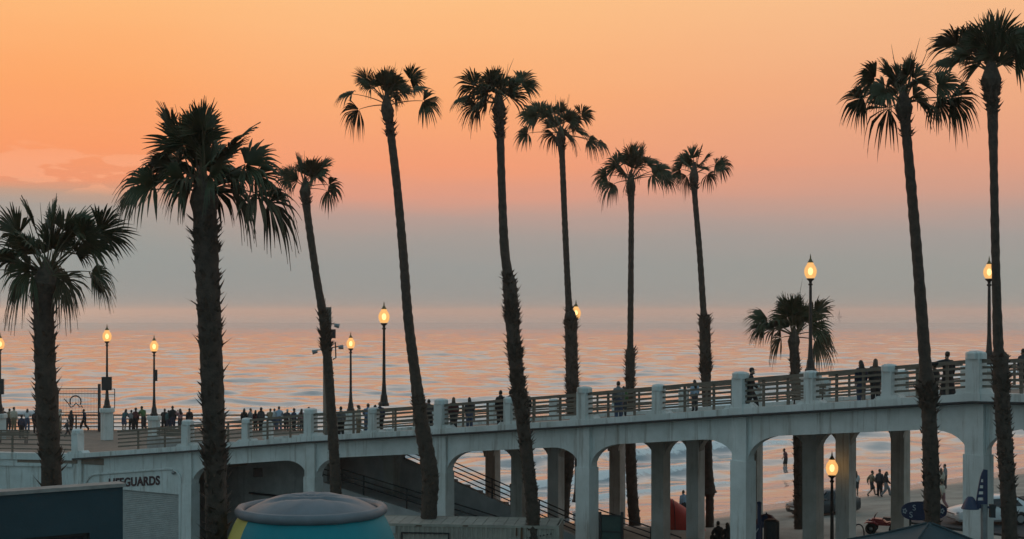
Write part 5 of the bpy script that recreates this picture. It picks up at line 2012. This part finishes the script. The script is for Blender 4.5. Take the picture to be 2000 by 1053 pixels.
# low seat wall where the pair sit
lwp = thing('low_seat_wall', 'low dark concrete seat wall in front of the red tent', 'wall', XY(1375, 67.6) + Vector((0, 0, FLAT)))
a_, b_ = XY(1296, 67.9), XY(1447, 67.3)
MB().prism([Vector((a_.x, a_.y, FLAT - 0.3)), Vector((b_.x, b_.y, FLAT - 0.3)), Vector((b_.x, b_.y, FLAT + 0.40)), Vector((a_.x, a_.y, FLAT + 0.40))], (0.1, 0.5, 0)).build('wall_block', M_conc, lwp)
MB().prism([Vector((a_.x, a_.y - 0.03, FLAT + 0.403)), Vector((b_.x, b_.y - 0.03, FLAT + 0.403)), Vector((b_.x, b_.y - 0.03, FLAT + 0.46)), Vector((a_.x, a_.y - 0.03, FLAT + 0.46))], (0.1, 0.58, 0)).build('coping', M_conc, lwp)

# navy post with a small blue board, and a dark bin
M_navy = mat('navy_paint', (0.02, 0.032, 0.085), 0.5, 0.2, 4)
p = XY(1483, 60.0)
np_ = thing('navy_post', 'tall navy post with a small blue board under the bridge', 'post', (p.x, p.y, FLAT))
zt_ = PX(1483, 981, 60.0).z
MB().lathe((p.x, p.y, 0), [(0.16, FLAT - 0.1), (0.16, FLAT + 0.2), (0.09, FLAT + 0.3), (0.085, zt_ - 0.1), (0.10, zt_ - 0.08), (0.10, zt_), (0.01, zt_ + 0.04)], 10).build('shaft', M_navy, np_)
q = PX(1470, 1045, 60.0)
MB().box(q, (0.85, 0.05, 0.9), 0.1).build('board', M_navy, np_)
mb = MB()
mb.tube([q + Vector((-0.2, -0.05, -0.35)), q + Vector((-0.05, -0.05, 0.0)), q + Vector((0.12, -0.05, 0.1)), q + Vector((0.25, -0.05, 0.3))], 0.025, 5)
mb.build('emblem', mat('pale_print', (0.45, 0.47, 0.5), 0.7, 0.1, 4), np_)
p = XY(1507, 62.5)
bn = thing('litter_bin', 'dark ribbed litter bin beside the navy post', 'bin', (p.x, p.y, FLAT))
zt_ = PX(1507, 1014, 62.5).z
MB().lathe((p.x, p.y, 0), [(0.25, FLAT), (0.30, FLAT + 0.1), (0.32, zt_ - 0.15)], 14).build('drum', M_black, bn)
MB().lathe((p.x, p.y, 0), [(0.34, zt_ - 0.15), (0.34, zt_ - 0.08), (0.2, zt_), (0.01, zt_ + 0.01)], 14).build('lid', M_black, bn)
for i in range(10):
    t_ = 2 * math.pi * i / 10
    MB().bar((p.x + 0.31 * math.cos(t_), p.y + 0.31 * math.sin(t_), FLAT + 0.1), (p.x + 0.335 * math.cos(t_), p.y + 0.335 * math.sin(t_), zt_ - 0.16), 0.05, 0.02, up=(math.cos(t_), math.sin(t_), 0)).build('rib', M_black, bn)
# furled market umbrella behind the bin
p = XY(1497, 64.5)
um = thing('beach_umbrella', 'dark striped dome umbrella standing beside the navy post', 'umbrella', (p.x, p.y, FLAT))
zt_ = PX(1497, 1003, 64.5).z
MB().tube([(p.x, p.y, FLAT), (p.x, p.y, zt_ + 0.05)], 0.03, 6).build('pole', M_black, um)
for i in range(8):
    mb = MB()
    a0, a1 = 2 * math.pi * i / 8, 2 * math.pi * (i + 1) / 8
    mb.lathe((p.x, p.y, zt_), [(0.01, 0.0), (0.28, -0.08), (0.48, -0.3), (0.56, -0.58)], 2, a0, a1)
    mb.build('canopy_panel', M_navy if i % 2 else CL['maroon'], um)

# ------------------------------------------------------------------ vehicles
M_carw = mat('white_car_paint', (0.66, 0.68, 0.70), 0.25, 0.04, 2, spec=0.6)
M_card = mat('dark_car_paint', (0.03, 0.035, 0.04), 0.25, 0.05, 2, spec=0.6)
M_tyre = mat('tyre_rubber', (0.02, 0.02, 0.02), 0.9, 0.2, 8)
M_rim = mat('wheel_alloy', (0.35, 0.36, 0.37), 0.35, 0.1, 6, metal=0.7)
M_head = mat('headlight_glass', (0.35, 0.37, 0.40), 0.1, 0.1, 4)


def car(label, loc, face, paint, group=None):
    o = thing('parked_car', label, 'car', loc, group)
    o.rotation_euler = (0, 0, math.radians(face))
    o['_w'] = Vector((0, 0, 0))
    # cross-sections along x (front at +x): x, sill z, waist z, half width at waist, roof z, half width roof
    S_ = [(2.18, .36, .58, .66, .60, .55), (2.08, .24, .70, .80, .74, .66), (1.75, .20, .82, .87, .87, .70), (1.15, .20, .92, .90, .98, .74),
          (0.80, .20, .96, .90, 1.03, .74), (0.10, .20, .97, .90, 1.44, .62), (-0.60, .20, .98, .90, 1.50, .62), (-1.25, .20, 1.0, .90, 1.45, .60), (-1.75, .22, 1.02, .87, 1.20, .62), (-2.08, .30, .98, .80, 1.02, .64), (-2.16, .40, .80, .70, .82, .6)]
    mb = MB()
    rings = []
    for x, z0, zw, hw, zr_, hr in S_:
        half = [(0.0, z0), (hw * .86, z0), (hw, z0 + .12), (hw * 1.02, (z0 + zw) / 2 + .05), (hw * .97, zw), (hr, zr_ - .03), (hr * .8, zr_ + .02), (0.0, zr_ + .04)]
        ring = [(x, -y, z) for y, z in half] + [(x, y, z) for y, z in reversed(half[1:-1])]
        rings.append(ring)
    n = len(rings[0])
    mb.v = [p for r in rings for p in r]
    for i in range(len(rings) - 1):
        for j in range(n):
            k_ = (j + 1) % n
            mb.f.append((i * n + j, i * n + k_, (i + 1) * n + k_, (i + 1) * n + j))
            mb.m.append(0)
    mb.f += [tuple(range(n)), tuple((len(rings) - 1) * n + j for j in reversed(range(n)))]
    mb.m += [0, 0]
    body = autosmooth(mb.build('body', paint, o), 35)
    # glass, laid just proud of the cabin
    def quad(nm, pts, m, th=0.012):
        pts = [Vector(p) for p in pts]
        nrm = (pts[1] - pts[0]).cross(pts[2] - pts[0]).normalized()
        return MB().prism(pts, nrm * th).build(nm, m, o)
    quad('windscreen', [(.74, -.66, 1.075), (.74, .66, 1.075), (.16, .55, 1.445), (.16, -.55, 1.445)], M_glassd, 0.03)
    quad('rear_window', [(-1.80, .55, 1.20), (-1.80, -.55, 1.20), (-1.36, -.52, 1.44), (-1.36, .52, 1.44)], M_glassd, 0.05)
    for sy in (-1, 1):
        for x0, x1, t0, t1 in ((.62, -.45, .10, -.40), (-.53, -1.45, -.48, -1.15)):
            pts = [(x0, sy * .885, 1.02), (x1, sy * .885, 1.02), (t1, sy * .665, 1.40), (t0, sy * .665, 1.38)]
            quad('side_window', pts if sy > 0 else pts[::-1], M_glassd, 0.02)
        MB().ball((2.02, sy * .62, .68), (.14, .16, .07), 10, 6).build('headlight', M_head, o, smooth=True)
        MB().ball((-2.08, sy * .62, .82), (.08, .15, .09), 10, 6).build('tail_light', mat('tail_light_red', (.25, .01, .01), .3, .1, 4), o, smooth=True)
        MB().ball((.62, sy * .98, 1.05), (.08, .11, .06), 8, 6).build('mirror', paint, o, smooth=True)
        for xw in (1.35, -1.32):
            w = MB()
            vs = []
            prof = [(.20, -.11), (.31, -.115), (.335, -.08), (.335, .08), (.31, .115), (.20, .11)]
            nn = 20
            for r, y in prof:
                for j in range(nn):
                    t = 2 * math.pi * j / nn
                    vs.append((xw + r * math.cos(t), sy * .82 + y, .335 + r * math.sin(t)))
            fs = [(i * nn + j, i * nn + (j + 1) % nn, (i + 1) * nn + (j + 1) % nn, (i + 1) * nn + j) for i in range(len(prof) - 1) for j in range(nn)]
            w.add(vs, fs)
            wo = w.build('wheel', M_tyre, o, smooth=False)
            r_ = MB()
            vs = [(xw + .21 * math.cos(2 * math.pi * j / nn), sy * .925, .335 + .21 * math.sin(2 * math.pi * j / nn)) for j in range(nn)]
            r_.add(vs + [(v[0], sy * .86, v[2]) for v in vs], [tuple(range(nn)), tuple(nn + j for j in reversed(range(nn)))] + [(j, (j + 1) % nn, nn + (j + 1) % nn, nn + j) for j in range(nn)])
            r_.build('rim', M_rim, wo)
            a_ = MB()
            a_.add([(xw + .39 * math.cos(math.pi * j / 12), sy * .885, .335 + .39 * math.sin(math.pi * j / 12)) for j in range(13)] + [(xw + .39 * math.cos(math.pi * j / 12), sy * .915, .335 + .39 * math.sin(math.pi * j / 12)) for j in range(13)],
                   [tuple(range(13)), tuple(13 + j for j in reversed(range(13)))] + [(j, j + 1, 14 + j, 13 + j) for j in range(12)])
            a_.build('wheel_arch', M_black, o)
    MB().box((2.10, 0, .40), (.14, 1.0, .16), 0).build('grille', M_black, o)
    MB().box((2.13, 0, .60), (.12, .9, .05), 0).build('bonnet_edge', M_black, o)
    MB().box((2.185, 0, .50), (.02, .45, .11), 0).build('number_plate', M_white, o)
    return o


LOTZ = FLAT + 0.12
q = XY(1932, 75.5)
car('white hatchback parked facing left beyond the right hand arch', (q.x, q.y, LOTZ), 188, M_carw)
q = XY(1608, 82.0)
car('dark car parked on the sand half hidden by pillars under the right arch', (q.x, q.y, float(ground_z(np.array([q.x]), np.array([q.y]))[0]) - 0.03), 205, M_card)

# red quad bike
q = XY(1726, 73.0)
qz = float(ground_z(np.array([q.x]), np.array([q.y]))[0])
qb = thing('quad_bike', 'small red quad bike with a flag mast on the sand', 'quad bike', (q.x, q.y, qz))
qb.rotation_euler = (0, 0, math.radians(160))
qb['_w'] = Vector((0, 0, 0))
M_redp = mat('red_plastic', (0.30, 0.03, 0.035), 0.4, 0.15, 4)
mb = MB()
mb.prism([(.75, -.28, .45), (.55, -.30, .80), (.10, -.22, .78), (-.15, -.22, .62), (-.75, -.28, .72), (-.75, -.28, .45)], (0, .56, 0))
mb.build('body', M_redp, qb)
MB().prism([(.05, -.17, .785), (-.72, -.19, .75), (-.70, -.19, .84), (.0, -.15, .88)], (0, .36, 0)).build('seat', M_black, qb)
for sx in (.60, -.58):
    for sy in (-1, 1):
        w = MB()
        prof = [(.12, -.13), (.24, -.14), (.29, -.09), (.29, .09), (.24, .14), (.12, .13)]
        vs = [(sx + r * math.cos(2 * math.pi * j / 14), sy * .46 + y, .29 + r * math.sin(2 * math.pi * j / 14)) for r, y in prof for j in range(14)]
        w.add(vs, [(i * 14 + j, i * 14 + (j + 1) % 14, (i + 1) * 14 + (j + 1) % 14, (i + 1) * 14 + j) for i in range(5) for j in range(14)])
        wo = w.build('wheel', M_tyre, qb)
        MB().ball((sx, sy * .46, .29), (.12, .10, .12), 8, 6).build('hub', M_rim, wo)
        MB().prism([(sx + .36, sy * .46 - .16, .55), (sx + .18, sy * .46 - .16, .66), (sx - .18, sy * .46 - .16, .66), (sx - .36, sy * .46 - .16, .55), (sx - .18, sy * .46 - .16, .60), (sx + .18, sy * .46 - .16, .60)], (0, .32, 0)).build('mudguard', M_redp, qb)
MB().tube([(.35, -.38, 1.02), (.42, -.1, .98), (.42, .1, .98), (.35, .38, 1.02)], .022, 6).build('handlebar', M_black, qb)
MB().tube([(.50, 0, .76), (.40, 0, 1.0)], .035, 6).build('steering_column', M_black, qb)
MB().ball((.72, 0, .68), (.08, .12, .08), 8, 6).build('headlight', M_head, qb)
MB().tube([(-.70, .1, .7), (-.74, .1, 1.7)], .012, 5).build('flag_mast', M_black, qb)

# hoop rack beside the quad bike
q = XY(1677, 71.5)
hr = thing('hoop_rack', 'black hoop bicycle rack on the sand left of the quad bike', 'rack', (q.x, q.y, FLAT))
MB().tube([Vector((q.x - 0.28 * math.cos(t_), q.y, FLAT + 0.05 + 0.62 * math.sin(t_) ** 0.7)) for t_ in [math.pi * i / 14 for i in range(15)]], 0.035, 6).build('hoop', M_black, hr)
MB().box((q.x, q.y, FLAT + 0.03), (0.9, 0.12, 0.05), 0).build('base_bar', M_black, hr)

# ------------------------------------------------------------------ surf sign, canopy, sail sign
ds = 52.0
sg = thing('surfboard_sign', 'dark navy surfboard shaped sign with pale scroll marks behind the palm trunk', 'sign', XY(1805, ds) + Vector((0, 0, FLAT)))
cs_ = PX(1805, 998, ds)
M_pale = mat('pale_print', (0.45, 0.47, 0.5), 0.7, 0.1, 4)
out_ = []
n = 28
for i in range(n):
    t_ = 2 * math.pi * i / n
    x_ = 0.83 * math.copysign(abs(math.cos(t_)) ** 0.75, math.cos(t_))
    z_ = 0.33 * math.copysign(abs(math.sin(t_)) ** 0.8, math.sin(t_)) * (1 - 0.08 * x_)
    out_.append(cs_ + Vector((x_, 0, z_)))
MB().prism(out_, (0, 0.08, 0)).build('board', M_navy, sg)
edge = MB()
edge.tube(out_ + [out_[0]], 0.025, 5)
edge.build('border', M_navy, sg)
text_part('S', 0.30, cs_ + Vector((-0.44, -0.012, 0.02)), (1, 0, 0), M_pale, sg, name='letter')
text_part('S', 0.30, cs_ + Vector((-0.56, -0.012, -0.24)), (1, 0, 0), M_pale, sg, name='letter')
for xx in (-0.72, 0.66):
    mb = MB()
    c_ = cs_ + Vector((xx, -0.02, 0))
    for i in range(5):
        t_ = 2 * math.pi * i / 5
        mb.ball(c_ + Vector((0.055 * math.cos(t_), 0, 0.07 * math.sin(t_))), (0.035, 0.012, 0.035), 6, 4)
    mb.build('rosette', M_pale, sg)
for xx in (-0.5, 0.5):
    MB().tube([Vector((cs_.x + xx, cs_.y + 0.05, FLAT)), cs_ + Vector((xx, 0.05, -0.25))], 0.04, 6).build('leg', M_black, sg)

dn = 41.0
pk = PX(1815, 1021, dn)
cano = thing('pop_up_canopy', 'dark teal peaked pop up canopy at the bottom right', 'canopy', (pk.x, pk.y, FLAT))
M_can = mat('dark_canopy_fabric', (0.035, 0.06, 0.072), 0.7, 0.2, 2.5)
hw = 1.75
ez = pk.z - 0.72
rot = Matrix.Rotation(math.radians(12), 3, 'Z')
cor = [Vector((pk.x, pk.y, ez)) + rot @ Vector((sx * hw, sy * hw, 0)) for sx, sy in ((-1, -1), (1, -1), (1, 1), (-1, 1))]
for i in range(4):
    a_, b_ = cor[i], cor[(i + 1) % 4]
    mb = MB()
    nn = 8
    vs = []
    for r in range(nn + 1):
        f = r / nn
        for c_ in range(nn + 1):
            g_ = c_ / nn
            p = pk.lerp(a_.lerp(b_, g_), f)
            p.z -= 0.10 * math.sin(math.pi * f) * (0.4 + 0.6 * math.sin(math.pi * g_))
            vs.append(p)
    fs = [(r * (nn + 1) + c_, r * (nn + 1) + c_ + 1, (r + 1) * (nn + 1) + c_ + 1, (r + 1) * (nn + 1) + c_) for r in range(nn) for c_ in range(nn)]
    mb.add(vs, fs)
    o = mb.build('roof_panel', M_can, cano, smooth=True)
    MB().prism([a_, b_, b_ + Vector((0, 0, -0.28)), a_ + Vector((0, 0, -0.28))], (b_ - a_).cross(Vector((0, 0, 1))).normalized() * 0.01).build('valance', M_can, cano)
    MB().tube([Vector((a_.x, a_.y, FLAT)), a_], 0.03, 6).build('leg', M_steel, cano)
    MB().tube([pk.lerp(a_, 0.03) + Vector((0, 0, 0.015)), pk.lerp(a_, 0.5) + Vector((0, 0, -0.02)), a_ + Vector((0, 0, 0.015))], 0.03, 5).build('seam', M_can, cano)

dz_ = 43.0
p = XY(1922, dz_)
ss_ = thing('sail_sign_post', 'navy sail shaped sign with shade lamp on a grey post at the right', 'sign', (p.x, p.y, FLAT))
tp_ = PX(1922, 1000, dz_)
MB().tube([Vector((p.x, p.y, FLAT)), PX(1922, 985, dz_)], 0.10, 10).build('post', M_steel, ss_)
mast = [PX(1921, 917, dz_), PX(1929, 918, dz_), PX(1929, 1000, dz_), PX(1921, 1000, dz_)]
MB().prism(mast, (0, 0.06, 0)).build('mast', M_navy, ss_)
# the sail: curved luff with open slots
def luff(y):
    f = (y - 918) / 72.0
    return 1921 - 15.5 * (f ** 0.62)
rows = [918 + i * 6 for i in range(13)]
mb = MB()
for i in range(12):
    y0, y1 = rows[i], rows[i + 1]
    if i < 3 or i % 2 == 0 or i == 11:
        mb.prism([PX(luff(y0), y0, dz_), PX(1921, y0, dz_), PX(1921, y1, dz_), PX(luff(y1), y1, dz_)], (0, 0.05, 0))
    else:
        mb.prism([PX(luff(y0), y0, dz_), PX(luff(y0) + 2.6, y0, dz_), PX(luff(y1) + 2.6, y1, dz_), PX(luff(y1), y1, dz_)], (0, 0.05, 0))
mb.build('sail', M_navy, ss_)
MB().bar(PX(1895, 991, dz_), PX(1945, 991, dz_), 0.06, 0.06).build('arm', M_navy, ss_)
MB().box(PX(1938, 998, dz_), (0.16, 0.14, 0.40), 0).build('control_box', M_black, ss_)
cl_ = PX(1895, 992, dz_)
MB().lathe(cl_, [(0.27, -0.03), (0.265, 0.0), (0.20, 0.14), (0.13, 0.28), (0.075, 0.34), (0.01, 0.35)], 18).build('lamp_shade', M_navy, ss_, smooth=True)

# far sailing boat
q = XY(1640, 3200.0)
boat = thing('sailing_boat', 'tiny sailing boat on the horizon right of the young palm', 'boat', (q.x, q.y, 0))
mb = MB()
mb.prism([(q.x - 5, q.y - 1.5, 1.5), (q.x + 6, q.y - 1.5, 1.7), (q.x + 4, q.y - 1.2, 0), (q.x - 4.4, q.y - 1.2, 0)], (0, 3, 0))
mb.build('hull', M_conc, boat)
MB().tube([(q.x, q.y, 1), (q.x, q.y, 17)], 0.15, 5).build('mast', M_black, boat)
MB().prism([(q.x + 0.3, q.y, 2.5), (q.x + 0.3, q.y, 16), (q.x - 3.6, q.y, 2.5)], (0, 0.1, 0)).build('sail', M_conc, boat)

for o in list(bpy.data.objects):
    if '_w' in o:
        del o['_w']
